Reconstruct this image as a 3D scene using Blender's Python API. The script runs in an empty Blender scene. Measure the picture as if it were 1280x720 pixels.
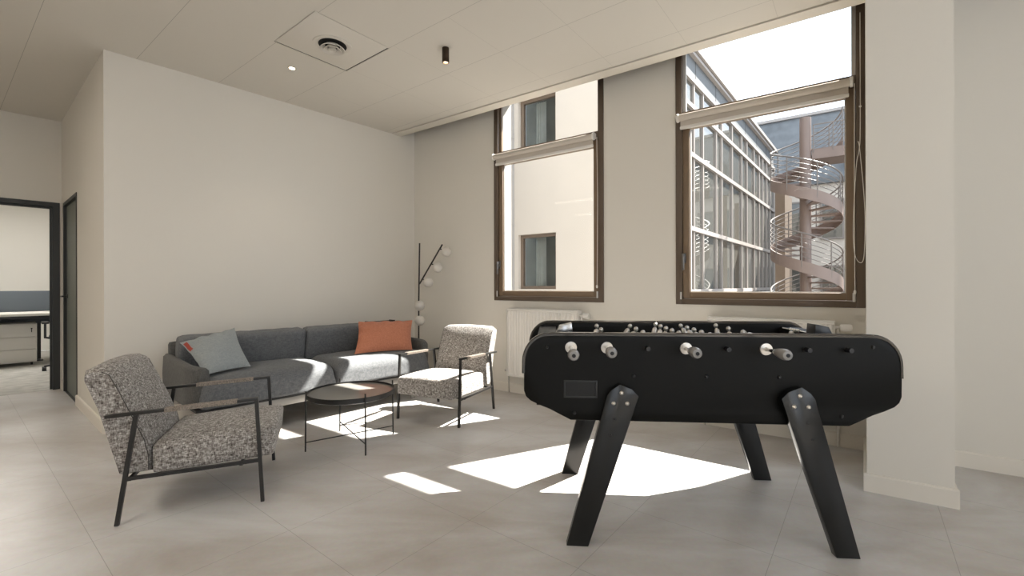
import bpy, bmesh, math, random
from mathutils import Vector, Matrix
random.seed(7)
S = bpy.context.scene
COL = S.collection
PI = math.pi
R = math.radians

# ------------------------------------------------------------------ helpers
def V(*a): return Vector(a)

def finish(bm, ang=35):
    bmesh.ops.recalc_face_normals(bm, faces=bm.faces)
    for f in bm.faces: f.smooth = True
    for e in bm.edges:
        if len(e.link_faces) == 2:
            if e.calc_face_angle(0) > R(ang): e.smooth = False
        else: e.smooth = False

def obj(name, bm, mat, parent=None, loc=None, rz=0.0, ang=35):
    finish(bm, ang)
    me = bpy.data.meshes.new(name); bm.to_mesh(me); bm.free()
    me.materials.append(mat)
    o = bpy.data.objects.new(name, me); COL.objects.link(o)
    if parent: o.parent = parent
    if loc is not None: o.location = loc
    if rz: o.rotation_euler = (0, 0, rz)
    return o

def tag(o, label, cat, group=None, kind=None):
    if label: o['label'] = label
    if cat: o['category'] = cat
    if group: o['group'] = group
    if kind: o['kind'] = kind
    return o

def thing(name, label, cat, loc=(0, 0, 0), rz=0.0, group=None, kind=None):
    o = bpy.data.objects.new(name, None); COL.objects.link(o)
    o.location = loc; o.rotation_euler = (0, 0, rz); o.empty_display_size = 0.1
    return tag(o, label, cat, group, kind)

def structure(name, bm, mat, label=None, parent=None, loc=None, rz=0.0):
    o = obj(name, bm, mat, parent, loc, rz)
    o['kind'] = 'structure'
    if label: o['label'] = label
    return o

def copy_tree(o, parent=None):
    c = o.copy(); COL.objects.link(c); c.parent = parent
    for ch in list(o.children): copy_tree(ch, c)
    return c

def NB(): return bmesh.new()

def join(dst, src, mat=None):
    me = bpy.data.meshes.new('tmp'); src.to_mesh(me); src.free()
    if mat is not None: me.transform(mat)
    dst.from_mesh(me); bpy.data.meshes.remove(me)

def box(bm, x0, x1, y0, y1, z0, z1, bev=0.0, seg=2, M=None):
    b = bmesh.new()
    vs = [b.verts.new(p) for p in [(x0,y0,z0),(x1,y0,z0),(x1,y1,z0),(x0,y1,z0),(x0,y0,z1),(x1,y0,z1),(x1,y1,z1),(x0,y1,z1)]]
    for f in [(0,3,2,1),(4,5,6,7),(0,1,5,4),(1,2,6,5),(2,3,7,6),(3,0,4,7)]: b.faces.new([vs[i] for i in f])
    if bev > 0: bmesh.ops.bevel(b, geom=list(b.edges), offset=bev, segments=seg, profile=0.5, affect='EDGES')
    join(bm, b, M)

def prism(bm, pts, d0, d1, M=None, bev=0.0):
    """polygon pts in (x,z), extruded in y from d0 to d1"""
    b = bmesh.new()
    A = [b.verts.new((x, d0, z)) for x, z in pts]; B = [b.verts.new((x, d1, z)) for x, z in pts]
    b.faces.new(A); b.faces.new(B[::-1]); n = len(pts)
    for i in range(n): b.faces.new([A[i], A[(i+1) % n], B[(i+1) % n], B[i]])
    if bev > 0: bmesh.ops.bevel(b, geom=list(b.edges), offset=bev, segments=2, profile=0.5, affect='EDGES')
    join(bm, b, M)

def frame_at(p, d):
    d = Vector(d).normalized()
    up = Vector((0, 0, 1)) if abs(d.z) < 0.95 else Vector((1, 0, 0))
    x = up.cross(d).normalized(); y = d.cross(x)
    return x, y

def tube(bm, pts, r, n=10, rr=None, square=False, caps=True):
    """swept tube through points; rr = optional radius list"""
    pts = [Vector(p) for p in pts]
    rings = []
    m = len(pts)
    px = None
    for i, p in enumerate(pts):
        if i == 0: d = pts[1]-pts[0]
        elif i == m-1: d = pts[-1]-pts[-2]
        else: d = (pts[i+1]-p).normalized()+(p-pts[i-1]).normalized()
        d.normalize()
        if px is None: x, y = frame_at(p, d)
        else:
            x = (px - d*px.dot(d)).normalized(); y = d.cross(x)
        px = x
        k = 1.0
        if 0 < i < m-1:
            c = (pts[i+1]-p).normalized().dot(d); k = 1/max(c, 0.4)
            # widen mitre only in bend plane
        rad = rr[i] if rr else r
        ring = []
        if square:
            angs = [PI/4+PI/2*j for j in range(4)]; f = math.sqrt(2)
        else:
            angs = [2*PI*j/n for j in range(n)]; f = 1
        bend = None
        if 0 < i < m-1:
            b = (pts[i+1]-p).normalized()-(p-pts[i-1]).normalized()
            if b.length > 1e-5: bend = b.normalized()
        for a in angs:
            o = (x*math.cos(a)+y*math.sin(a))*rad*f
            if bend is not None: o += bend*o.dot(bend)*(k-1)
            ring.append(bm.verts.new(p+o))
        rings.append(ring)
    q = len(rings[0])
    for i in range(m-1):
        for j in range(q):
            bm.faces.new([rings[i][j], rings[i][(j+1) % q], rings[i+1][(j+1) % q], rings[i+1][j]])
    if caps:
        bm.faces.new(rings[0][::-1]); bm.faces.new(rings[-1])

def lathe(bm, prof, c=(0,0,0), n=32, axis='z', M=None, caps=True):
    """prof: list of (r,h) ; revolve about axis through c"""
    b = bmesh.new(); rings = []
    for r, h in prof:
        if r < 1e-6: rings.append([b.verts.new((0, 0, h))])
        else: rings.append([b.verts.new((r*math.cos(2*PI*j/n), r*math.sin(2*PI*j/n), h)) for j in range(n)])
    for A, B in zip(rings, rings[1:]):
        for j in range(n):
            k = (j+1) % n
            if len(A) == 1 and len(B) == 1: continue
            if len(A) == 1: b.faces.new([A[0], B[j], B[k]])
            elif len(B) == 1: b.faces.new([A[j], A[k], B[0]])
            else: b.faces.new([A[j], A[k], B[k], B[j]])
    if caps and len(rings[0]) > 1: b.faces.new(rings[0][::-1])
    if caps and len(rings[-1]) > 1: b.faces.new(rings[-1])
    T = Matrix.Translation(c)
    if axis == 'y': T = T @ Matrix.Rotation(-PI/2, 4, 'X')
    if axis == 'x': T = T @ Matrix.Rotation(PI/2, 4, 'Y')
    if M is not None: T = M @ T
    join(bm, b, T)

def ball(bm, c, r, sc=(1, 1, 1), n=20):
    b = bmesh.new(); bmesh.ops.create_uvsphere(b, u_segments=n, v_segments=n//2+2, radius=r)
    join(bm, b, Matrix.Translation(c) @ Matrix.Diagonal((sc[0], sc[1], sc[2], 1)))

def cushion(bm, hx, hy, hz, r, crown=0.0, N=14, M=None, rb=None, wrinkle=0.0, seed=0):
    """rounded soft box centred at the origin with crowned top"""
    rnd = random.Random(seed)
    b = bmesh.new()
    bmesh.ops.create_cube(b, size=2)
    bmesh.ops.subdivide_edges(b, edges=list(b.edges), cuts=N, use_grid_fill=True)
    for v in b.verts:
        # concentrate vertices near edges
        p = Vector([math.sin(c*PI/2)*0.35+c*0.65 for c in v.co])
        q = Vector((p.x*hx, p.y*hy, p.z*hz))
        rx = min(r, hx, hy, hz)
        if rb is not None:
            t_ = max(0, min(1, (p.z+0.9)/1.3)); t_ = t_*t_*(3-2*t_); rx = rb+(rx-rb)*t_
        inner = Vector((max(-hx+rx, min(hx-rx, q.x)), max(-hy+rx, min(hy-rx, q.y)), max(-hz+rx, min(hz-rx, q.z))))
        d = q-inner
        if d.length > 1e-9:
            # project cube corner to sphere
            d = d.normalized()*rx
        q = inner+d
        if crown:
            k = max(0, 1-(q.x/hx)**2)**0.6*max(0, 1-(q.y/hy)**2)**0.6
            if q.z > 0: q.z += crown*k*(q.z/hz)
            else: q.z += crown*0.15*k*(q.z/hz)
        if wrinkle:
            q += v.normal*wrinkle*(math.sin(q.x*37+seed)*math.sin(q.y*29+seed*2)+0.5*math.sin(q.x*71+q.z*53))
        v.co = q
    join(bm, b, M)

def pillow(corners, thick, N=22, sag=0.06, seed=1, patch=None):
    """corners TL,TR,BR,BL; puffed pillow with pinched corners"""
    TL, TR, BR, BL = [Vector(c) for c in corners]
    nrm = (BL-TL).cross(TR-TL).normalized()
    b = bmesh.new(); grid = {}
    u0, u1, v0, v1 = patch or (0, 1, 0, 1)
    for side in ((1,) if patch else (1, -1)):
        for i in range(N+1):
            for j in range(N+1):
                u = u0+(u1-u0)*i/N; v = v0+(v1-v0)*j/N
                if side == -1 and (i in (0, N) or j in (0, N)):
                    grid[(side, i, j)] = grid[(1, i, j)]; continue
                # sides bow inwards
                du = sag*math.sin(PI*v)*(1-2*u)*0.5; dv = sag*math.sin(PI*u)*(1-2*v)*0.5
                uu = u+du; vv = v+dv
                p = (TL*(1-uu)+TR*uu)*(1-vv)+(BL*(1-uu)+BR*uu)*vv
                a = max(0, math.sin(PI*u))**0.55; c = max(0, math.sin(PI*v))**0.55
                h = thick*0.5*a*c
                h *= 1+0.05*math.sin(9*u+seed)*math.sin(7*v+2*seed)
                # creases running from the corners
                edge = math.exp(-((u-0.5)**2)/0.05)*math.exp(-(v/0.12)**2)
                h -= thick*0.05*math.sin(26*u+seed)*math.exp(-((v-0.08)/0.12)**2)*a
                h -= thick*0.05*math.sin(22*v+seed)*math.exp(-((u-0.08)/0.14)**2)*c
                if patch: h += 0.0015
                grid[(side, i, j)] = b.verts.new(p+nrm*h*side)
    for side in ((1,) if patch else (1, -1)):
        for i in range(N):
            for j in range(N):
                q = [grid[(side, i, j)], grid[(side, i+1, j)], grid[(side, i+1, j+1)], grid[(side, i, j+1)]]
                if side == -1: q = q[::-1]
                if len(set(q)) == 4: b.faces.new(q)
    return b

# ------------------------------------------------------------------ materials
def new_mat(name):
    m = bpy.data.materials.new(name); m.use_nodes = True
    nt = m.node_tree; b = nt.nodes['Principled BSDF']
    return m, nt, b

def mat(name, col, rough=0.5, metal=0.0, noise=0.0, nscale=40, bump=0.0, bscale=200, spec=0.5, coat=0.0):
    m, nt, b = new_mat(name)
    b.inputs['Base Color'].default_value = (*col, 1)
    b.inputs['Roughness'].default_value = rough
    b.inputs['Metallic'].default_value = metal
    b.inputs['Specular IOR Level'].default_value = spec
    b.inputs['Coat Weight'].default_value = coat
    tc = nt.nodes.new('ShaderNodeTexCoord')
    if noise > 0:
        n = nt.nodes.new('ShaderNodeTexNoise'); n.inputs['Scale'].default_value = nscale; n.inputs['Detail'].default_value = 5
        nt.links.new(tc.outputs['Object'], n.inputs['Vector'])
        mr = nt.nodes.new('ShaderNodeMapRange'); mr.inputs['To Min'].default_value = 1-noise; mr.inputs['To Max'].default_value = 1+noise
        mr.inputs['From Min'].default_value = 0.25; mr.inputs['From Max'].default_value = 0.75
        nt.links.new(n.outputs['Fac'], mr.inputs['Value'])
        mx = nt.nodes.new('ShaderNodeVectorMath'); mx.operation = 'SCALE'; mx.inputs[0].default_value = col
        nt.links.new(mr.outputs['Result'], mx.inputs['Scale']); nt.links.new(mx.outputs['Vector'], b.inputs['Base Color'])
    if bump > 0:
        n = nt.nodes.new('ShaderNodeTexNoise'); n.inputs['Scale'].default_value = bscale; n.inputs['Detail'].default_value = 3
        nt.links.new(tc.outputs['Object'], n.inputs['Vector'])
        bp = nt.nodes.new('ShaderNodeBump'); bp.inputs['Strength'].default_value = bump; bp.inputs['Distance'].default_value = 0.002
        nt.links.new(n.outputs['Fac'], bp.inputs['Height']); nt.links.new(bp.outputs['Normal'], b.inputs['Normal'])
    return m

def fabric(name, cols, scale=1.0, stretch=(1, 1, 1), contrast=1.0, bump=0.4, thread=260, lng=28):
    """woven fabric: two crossed stretched noises pick yarn colours"""
    m, nt, b = new_mat(name)
    b.inputs['Roughness'].default_value = 0.92
    b.inputs['Specular IOR Level'].default_value = 0.15
    b.inputs['Sheen Weight'].default_value = 0.12
    tc = nt.nodes.new('ShaderNodeTexCoord')
    outs = []
    for st in ((thread, lng, lng), (lng, thread, lng), (lng, lng, thread)):
        mp = nt.nodes.new('ShaderNodeMapping'); mp.inputs['Scale'].default_value = [s*scale for s in st]
        nt.links.new(tc.outputs['Object'], mp.inputs['Vector'])
        n = nt.nodes.new('ShaderNodeTexNoise'); n.inputs['Scale'].default_value = 1.0; n.inputs['Detail'].default_value = 3; n.inputs['Roughness'].default_value = 0.6
        nt.links.new(mp.outputs['Vector'], n.inputs['Vector'])
        outs.append(n.outputs['Fac'])
    a1 = nt.nodes.new('ShaderNodeMath'); a1.operation = 'ADD'; nt.links.new(outs[0], a1.inputs[0]); nt.links.new(outs[1], a1.inputs[1])
    a2 = nt.nodes.new('ShaderNodeMath'); a2.operation = 'ADD'; nt.links.new(a1.outputs[0], a2.inputs[0]); nt.links.new(outs[2], a2.inputs[1])
    mr = nt.nodes.new('ShaderNodeMapRange'); mr.inputs['From Min'].default_value = 1.5-0.3/contrast; mr.inputs['From Max'].default_value = 1.5+0.3/contrast
    nt.links.new(a2.outputs[0], mr.inputs['Value'])
    cr = nt.nodes.new('ShaderNodeValToRGB')
    el = cr.color_ramp.elements
    el[0].position = 0; el[0].color = (*cols[0], 1); el[1].position = 1; el[1].color = (*cols[-1], 1)
    for i, c in enumerate(cols[1:-1]):
        e = el.new((i+1)/(len(cols)-1)); e.color = (*c, 1)
    nt.links.new(mr.outputs['Result'], cr.inputs['Fac']); nt.links.new(cr.outputs['Color'], b.inputs['Base Color'])
    bp = nt.nodes.new('ShaderNodeBump'); bp.inputs['Strength'].default_value = bump; bp.inputs['Distance'].default_value = 0.0015
    nt.links.new(a2.outputs[0], bp.inputs['Height']); nt.links.new(bp.outputs['Normal'], b.inputs['Normal'])
    return m

def grid_lines(nt, dirs, base_out, line_col, width):
    """dirs: list of (dx,dy,offset,spacing, limit) in world xy; returns factor socket (1 on a joint)"""
    geo = nt.nodes.new('ShaderNodeNewGeometry')
    fac = None
    for (dx, dy, off, sp, cond) in dirs:
        dot = nt.nodes.new('ShaderNodeVectorMath'); dot.operation = 'DOT_PRODUCT'; dot.inputs[1].default_value = (dx, dy, 0)
        nt.links.new(geo.outputs['Position'], dot.inputs[0])
        s = nt.nodes.new('ShaderNodeMath'); s.operation = 'SUBTRACT'; s.inputs[1].default_value = off-50*sp-sp/2
        nt.links.new(dot.outputs['Value'], s.inputs[0])
        md = nt.nodes.new('ShaderNodeMath'); md.operation = 'MODULO'; md.inputs[1].default_value = sp; nt.links.new(s.outputs[0], md.inputs[0])
        s2 = nt.nodes.new('ShaderNodeMath'); s2.operation = 'SUBTRACT'; s2.inputs[1].default_value = sp/2; nt.links.new(md.outputs[0], s2.inputs[0])
        ab = nt.nodes.new('ShaderNodeMath'); ab.operation = 'ABSOLUTE'; nt.links.new(s2.outputs[0], ab.inputs[0])
        lt = nt.nodes.new('ShaderNodeMath'); lt.operation = 'LESS_THAN'; lt.inputs[1].default_value = width; nt.links.new(ab.outputs[0], lt.inputs[0])
        out = lt.outputs[0]
        if cond:
            (cx, cy, cmin) = cond
            d2 = nt.nodes.new('ShaderNodeVectorMath'); d2.operation = 'DOT_PRODUCT'; d2.inputs[1].default_value = (cx, cy, 0)
            nt.links.new(geo.outputs['Position'], d2.inputs[0])
            g = nt.nodes.new('ShaderNodeMath'); g.operation = 'GREATER_THAN'; g.inputs[1].default_value = cmin; nt.links.new(d2.outputs['Value'], g.inputs[0])
            mu = nt.nodes.new('ShaderNodeMath'); mu.operation = 'MULTIPLY'; nt.links.new(out, mu.inputs[0]); nt.links.new(g.outputs[0], mu.inputs[1])
            m3 = nt.nodes.new('ShaderNodeMath'); m3.operation = 'MULTIPLY'; m3.inputs[1].default_value = 0.45; nt.links.new(mu.outputs[0], m3.inputs[0]); mu = m3
            out = mu.outputs[0]
        if fac is None: fac = out
        else:
            mx = nt.nodes.new('ShaderNodeMath'); mx.operation = 'MAXIMUM'; nt.links.new(fac, mx.inputs[0]); nt.links.new(out, mx.inputs[1]); fac = mx.outputs[0]
    return fac

def tile_floor():
    m, nt, b = new_mat('concrete_tiles')
    geo = nt.nodes.new('ShaderNodeNewGeometry')
    n1 = nt.nodes.new('ShaderNodeTexNoise'); n1.inputs['Scale'].default_value = 1.5; n1.inputs['Detail'].default_value = 7; n1.inputs['Roughness'].default_value = 0.58; n1.inputs['Distortion'].default_value = 0.5
    mp = nt.nodes.new('ShaderNodeMapping'); mp.inputs['Rotation'].default_value = (0, 0, 0.66); mp.inputs['Scale'].default_value = (0.7, 1.7, 1)
    nt.links.new(geo.outputs['Position'], mp.inputs['Vector']); nt.links.new(mp.outputs['Vector'], n1.inputs['Vector'])
    n2 = nt.nodes.new('ShaderNodeTexNoise'); n2.inputs['Scale'].default_value = 55; n2.inputs['Detail'].default_value = 3
    nt.links.new(geo.outputs['Position'], n2.inputs['Vector'])
    cr = nt.nodes.new('ShaderNodeValToRGB'); el = cr.color_ramp.elements
    el[0].position = 0.33; el[0].color = (0.44, 0.40, 0.365, 1); el[1].position = 0.68; el[1].color = (0.655, 0.645, 0.635, 1)
    nt.links.new(n1.outputs['Fac'], cr.inputs['Fac'])
    mxn = nt.nodes.new('ShaderNodeMix'); mxn.data_type = 'RGBA'; mxn.blend_type = 'OVERLAY'; mxn.inputs['Factor'].default_value = 0.10
    nt.links.new(cr.outputs['Color'], mxn.inputs['A']); nt.links.new(n2.outputs['Color'], mxn.inputs['B'])
    fac = grid_lines(nt, [(0.6195, 0.785, 0.96, 0.565, None), (0.785, -0.6195, -0.30, 0.58, None)], None, None, 0.0011)
    mul = nt.nodes.new('ShaderNodeMath'); mul.operation = 'MULTIPLY'; mul.inputs[1].default_value = 0.5; nt.links.new(fac, mul.inputs[0])
    mx = nt.nodes.new('ShaderNodeMix'); mx.data_type = 'RGBA'
    nt.links.new(mul.outputs[0], mx.inputs['Factor']); nt.links.new(mxn.outputs['Result'], mx.inputs['A']); mx.inputs['B'].default_value = (0.12, 0.105, 0.09, 1)
    nt.links.new(mx.outputs['Result'], b.inputs['Base Color'])
    rr = nt.nodes.new('ShaderNodeMapRange'); rr.inputs['To Min'].default_value = 0.22; rr.inputs['To Max'].default_value = 0.42; b.inputs['Specular IOR Level'].default_value = 0.65
    nt.links.new(n1.outputs['Fac'], rr.inputs['Value']); nt.links.new(rr.outputs['Result'], b.inputs['Roughness'])
    bp = nt.nodes.new('ShaderNodeBump'); bp.inputs['Strength'].default_value = 0.12; bp.inputs['Distance'].default_value = 0.001
    nt.links.new(n2.outputs['Fac'], bp.inputs['Height']); nt.links.new(bp.outputs['Normal'], b.inputs['Normal'])
    return m

def tile_ceiling():
    m, nt, b = new_mat('ceiling_tiles')
    b.inputs['Roughness'].default_value = 0.85
    fac = grid_lines(nt, [(0.609, 0.793, 0.993, 0.554, None), (0.793, -0.609, -0.41, 0.577, (0.609, 0.793, 2.10))], None, None, 0.0013)
    mul = nt.nodes.new('ShaderNodeMath'); mul.operation = 'MULTIPLY'; mul.inputs[1].default_value = 0.7; nt.links.new(fac, mul.inputs[0])
    mx = nt.nodes.new('ShaderNodeMix'); mx.data_type = 'RGBA'
    nt.links.new(mul.outputs[0], mx.inputs['Factor']); mx.inputs['A'].default_value = (0.69, 0.65, 0.585, 1); mx.inputs['B'].default_value = (0.26, 0.24, 0.21, 1)
    nt.links.new(mx.outputs['Result'], b.inputs['Base Color'])
    return m

def carpet():
    m = mat('office_carpet', (0.42, 0.41, 0.38), 0.95, noise=0.25, nscale=9, bump=0.5, bscale=300)
    return m

def glass(name, tint=(0.97, 0.98, 0.98), gloss=0.08):
    m = bpy.data.materials.new(name); m.use_nodes = True; nt = m.node_tree
    nt.nodes.clear()
    out = nt.nodes.new('ShaderNodeOutputMaterial'); t = nt.nodes.new('ShaderNodeBsdfTransparent'); t.inputs['Color'].default_value = (*tint, 1)
    g = nt.nodes.new('ShaderNodeBsdfGlossy'); g.inputs['Roughness'].default_value = 0.02
    lw = nt.nodes.new('ShaderNodeLayerWeight'); lw.inputs['Blend'].default_value = 0.5
    pw = nt.nodes.new('ShaderNodeMath'); pw.operation = 'POWER'; pw.inputs[1].default_value = 5.0; nt.links.new(lw.outputs['Facing'], pw.inputs[0])
    fr = nt.nodes.new('ShaderNodeMath'); fr.operation = 'MULTIPLY_ADD'; fr.inputs[1].default_value = 0.3; fr.inputs[2].default_value = 0.003; nt.links.new(pw.outputs[0], fr.inputs[0])
    mx = nt.nodes.new('ShaderNodeMixShader')
    nt.links.new(fr.outputs[0], mx.inputs['Fac']); nt.links.new(t.outputs[0], mx.inputs[1]); nt.links.new(g.outputs[0], mx.inputs[2])
    nt.links.new(mx.outputs[0], out.inputs['Surface'])
    return m

def emit(name, col, s):
    m, nt, b = new_mat(name)
    b.inputs['Base Color'].default_value = (*col, 1)
    b.inputs['Emission Color'].default_value = (*col, 1); b.inputs['Emission Strength'].default_value = s
    return m

WALL = mat('wall_paint', (0.73, 0.69, 0.62), 0.8, bump=0.05, bscale=120)
WALLW = mat('office_wall_paint', (0.76, 0.74, 0.69), 0.8)
CEIL = tile_ceiling()
CEILP = mat('plain_ceiling_paint', (0.69, 0.65, 0.585), 0.85)
BASE = mat('baseboard_paint', (0.76, 0.71, 0.63), 0.5)
FLOOR = tile_floor()
CARPET = carpet()
BROWN = mat('brown_aluminium', (0.19, 0.13, 0.08), 0.38, noise=0.04, nscale=6)
BROWND = mat('dark_brown_aluminium', (0.11, 0.078, 0.054), 0.4)
RUBBER = mat('light_gasket', (0.55, 0.53, 0.5), 0.5)
GLASS = glass('window_glass')
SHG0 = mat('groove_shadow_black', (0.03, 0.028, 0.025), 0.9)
BLIND = mat('blind_fabric', (0.60, 0.54, 0.47), 0.8, bump=0.2, bscale=500)
BLINDW = mat('blind_white_plastic', (0.75, 0.72, 0.67), 0.4)
RADW = mat('radiator_enamel', (0.76, 0.73, 0.68), 0.35)
BLACKM = mat('black_powder_coat', (0.013, 0.012, 0.011), 0.4)
BLACKP = mat('black_plastic', (0.012, 0.012, 0.013), 0.35)
LAMPBLK = mat('lamp_black_metal', (0.02, 0.015, 0.012), 0.45)
OPAL = mat('opal_glass', (0.66, 0.625, 0.57), 0.35, spec=0.3)
DOORFR = mat('dark_door_frame', (0.018, 0.018, 0.015), 0.45)
DOORGR = mat('grey_green_door', (0.13, 0.14, 0.115), 0.5, noise=0.08, nscale=5)
SOFAF = fabric('sofa_fabric', [(0.105, 0.108, 0.112), (0.148, 0.152, 0.157), (0.195, 0.20, 0.206)], 1.6, bump=0.3)
SOFAARM = fabric('sofa_arm_fabric', [(0.085, 0.083, 0.078), (0.112, 0.11, 0.104), (0.145, 0.143, 0.136)], 1.6, bump=0.3)
TWEED = fabric('heather_tweed', [(0.06, 0.051, 0.045), (0.20, 0.178, 0.162), (0.37, 0.345, 0.32), (0.66, 0.635, 0.60)], 1.0, contrast=0.9, bump=0.5, thread=280, lng=62)
GREYP = fabric('grey_cushion_fabric', [(0.25, 0.275, 0.28), (0.30, 0.325, 0.33), (0.345, 0.37, 0.375)], 1.8, bump=0.2)
ORANGE = fabric('orange_cushion_fabric', [(0.42, 0.16, 0.09), (0.50, 0.195, 0.115), (0.57, 0.235, 0.145)], 1.8, bump=0.2)
REDP = mat('red_print', (0.33, 0.05, 0.03), 0.8)
WRAP = mat('cord_wrap', (0.30, 0.255, 0.215), 0.8, noise=0.5, nscale=160)
TABLETOP = mat('smoky_table_top', (0.23, 0.22, 0.20), 0.12, 0.0, spec=0.75)
FOOS = mat('black_laminate', (0.0045, 0.0043, 0.0035), 0.42, spec=0.17, noise=0.12, nscale=3, bump=0.05, bscale=300)
FOOSL = mat('black_lacquered_leg', (0.0055, 0.0058, 0.0055), 0.24, spec=0.5)
RIM = mat('rubber_edge_bead', (0.05, 0.044, 0.038), 0.16, spec=0.9)
FIELD = mat('playfield', (0.03, 0.045, 0.03), 0.5)
CHROME = mat('chrome', (0.75, 0.74, 0.72), 0.15, 1.0)
PLAYER = mat('cast_metal_player', (0.62, 0.59, 0.56), 0.28, 0.9)
HANDLE = mat('grey_lacquered_handle', (0.26, 0.245, 0.23), 0.22)
HOLE = mat('black_hole', (0.004, 0.004, 0.004), 0.6)
STEEL = mat('steel_bolt', (0.62, 0.58, 0.52), 0.3, 0.9)
WHITEF = mat('white_furniture', (0.68, 0.66, 0.62), 0.4)
SCREENF = mat('blue_grey_screen', (0.085, 0.10, 0.115), 0.9)
ALU = mat('brushed_aluminium', (0.40, 0.38, 0.35), 0.5, 0.4)

# ------------------------------------------------------------------ measured plan
H = 1.1
uB = V(0.81651, -0.57733, 0); nB = V(0.57733, 0.81651, 0)      # along / out through the window wall
DB = 3.78
a = V(0.6635, 0.7482, 0); mW = V(0.7482, -0.6635, 0)             # along sofa wall / out of it into the room
P1 = V(-1.18, 5.48, 0); P2 = V(-3.06, 3.36, 0)
uC = V(-0.773, 0.6344, 0); nC = V(uC.y, -uC.x, 0)                # corridor side wall
P3 = P2+uC*2.33
ZC = 2.88
def onB(s, n=DB, z=0): p = uB*s+nB*n; p.z = z; return p
def basis(o, x, z=V(0, 0, 1)):
    x = x.normalized(); y = z.cross(x)
    return Matrix(((x.x, y.x, z.x, o.x), (x.y, y.y, z.y, o.y), (x.z, y.z, z.z, o.z), (0, 0, 0, 1)))

def wall(name, P, Q, z0, z1, th, matl, holes=(), label=None):
    """wall from P to Q; solid on the left of P->Q (thickness th)"""
    d = Q-P; L = d.length; M = basis(P, d)
    xs = sorted(set([0, L]+[h[0] for h in holes]+[h[1] for h in holes]))
    bm = NB()
    for x0, x1 in zip(xs, xs[1:]):
        zs = [(z0, z1)]
        for h in holes:
            if h[0] <= x0+1e-6 and h[1] >= x1-1e-6:
                nz = []
                for a0, a1 in zs:
                    if h[2] > a0: nz.append((a0, min(a1, h[2])))
                    if h[3] < a1: nz.append((max(a0, h[3]), a1))
                zs = nz
        for a0, a1 in zs: box(bm, x0, x1, 0, th, a0, a1, M=M)
    bmesh.ops.remove_doubles(bm, verts=bm.verts, dist=1e-5)
    return structure(name, bm, matl, label)

def baseboard(name, segs, label):
    bm = NB()
    for P, Q in segs:
        d = Q-P; M = basis(P, d)
        prism_pts = [(0, 0), (0, 0.09)]
        b = bmesh.new()
        prof = [(0, 0), (0, -0.015), (0.086, -0.015), (0.094, -0.009), (0.094, 0)]
        A = [b.verts.new((0, y, z)) for z, y in prof]; B = [b.verts.new((d.length, y, z)) for z, y in prof]
        b.faces.new(A); b.faces.new(B[::-1])
        for i in range(5): b.faces.new([A[i], A[(i+1) % 5], B[(i+1) % 5], B[i]])
        join(bm, b, M)
    return structure(name, bm, BASE, label)

# room shell ---------------------------------------------------------
ZT = 3.3
RB = onB(3.2); RR = onB(3.2, -3.2); RL = V(-7.79, 1.59, 0)
mD = mW.dot(P3)
# intersection of rear line (n=-3.2) with D plane
det = mW.x*nB.y-mW.y*nB.x
RL = V((mD*nB.y-(-3.2)*mW.y)/det, (mW.x*(-3.2)-nB.x*mD)/det, 0)

bm = NB(); vs = [bm.verts.new(p) for p in (V(-9.5, -6, 0), V(7, -6, 0), V(7, 7, 0), V(-9.5, 7, 0))]
# floor polygon limited to the room
bm.clear()
poly = [P1, P2, P3, RL, RR, RB]
def slab(name, pts, z0, z1, m, label):
    b = NB(); A = [b.verts.new((p.x, p.y, z0)) for p in pts]; B = [b.verts.new((p.x, p.y, z1)) for p in pts]
    b.faces.new(A); b.faces.new(B[::-1]); n = len(pts)
    for i in range(n): b.faces.new([A[i], A[(i+1) % n], B[(i+1) % n], B[i]])
    bmesh.ops.triangulate(b, faces=[f for f in b.faces if len(f.verts) > 4])
    return structure(name, b, m, label)
slab('floor', poly, -0.12, 0, FLOOR, 'grey concrete-look tiled floor with sun patches')
# ceiling stops 0.32 m short of the window wall
cA = P1+(P2-P1).normalized()*0.33
PA = P2-P1
def lineB(n, P, d):  # point on P+t d with nB.x = n
    t = (n-nB.dot(P))/nB.dot(d); return P+d*t
cl = lineB(DB-0.325, P1, PA); cr_ = onB(3.2, DB-0.325)
slab('ceiling', [cl, P2, P3, RL, RR, cr_], ZC, ZC+0.03, CEIL, 'suspended ceiling of large pale tiles')
# slot above the windows
bm = NB()
q0 = lineB(DB-0.31, P1, PA); q1 = lineB(DB-0.19, P1, PA)
M = basis(onB(nB.dot(V(0,0,0)), 0), uB)
s0 = uB.dot(q0)
for (n0, n1, z0, z1) in ((DB-0.307, DB-0.19, ZC-0.004, ZC+0.03),):
    M = basis(V(0, 0, 0), uB)
    box(bm, uB.dot(q1)-0.06, 3.2, n0, n1, z0, z1, M=M)
structure('trim_1', bm, BASE, 'pale edge profile running along the ceiling before the windows')
bm = NB(); box(bm, uB.dot(q1)-0.06, 3.2, DB-0.345, DB-0.29, ZC+0.037, ZC+0.06, M=M); structure('trim_2', bm, SHG0)  # black strip stands in for the shade inside the groove
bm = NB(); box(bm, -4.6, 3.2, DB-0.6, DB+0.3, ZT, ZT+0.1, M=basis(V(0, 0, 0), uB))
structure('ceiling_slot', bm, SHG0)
bm = NB(); box(bm, uB.dot(q1)-0.06, 3.2, DB-0.60, DB-0.19, ZC+0.0305, ZC+0.036, M=basis(V(0, 0, 0), uB)); structure('trim_3', bm, SHG0)  # dark layer added on top of the trim to stop bounced light
bm = NB(); box(bm, -4.7, 3.3, DB-0.62, DB-0.60, ZC+0.0305, ZT+0.1, M=basis(V(0, 0, 0), uB)); structure('trim_4', bm, SHG0)  # unseen upright added to block light leaking in above the ceiling

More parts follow.
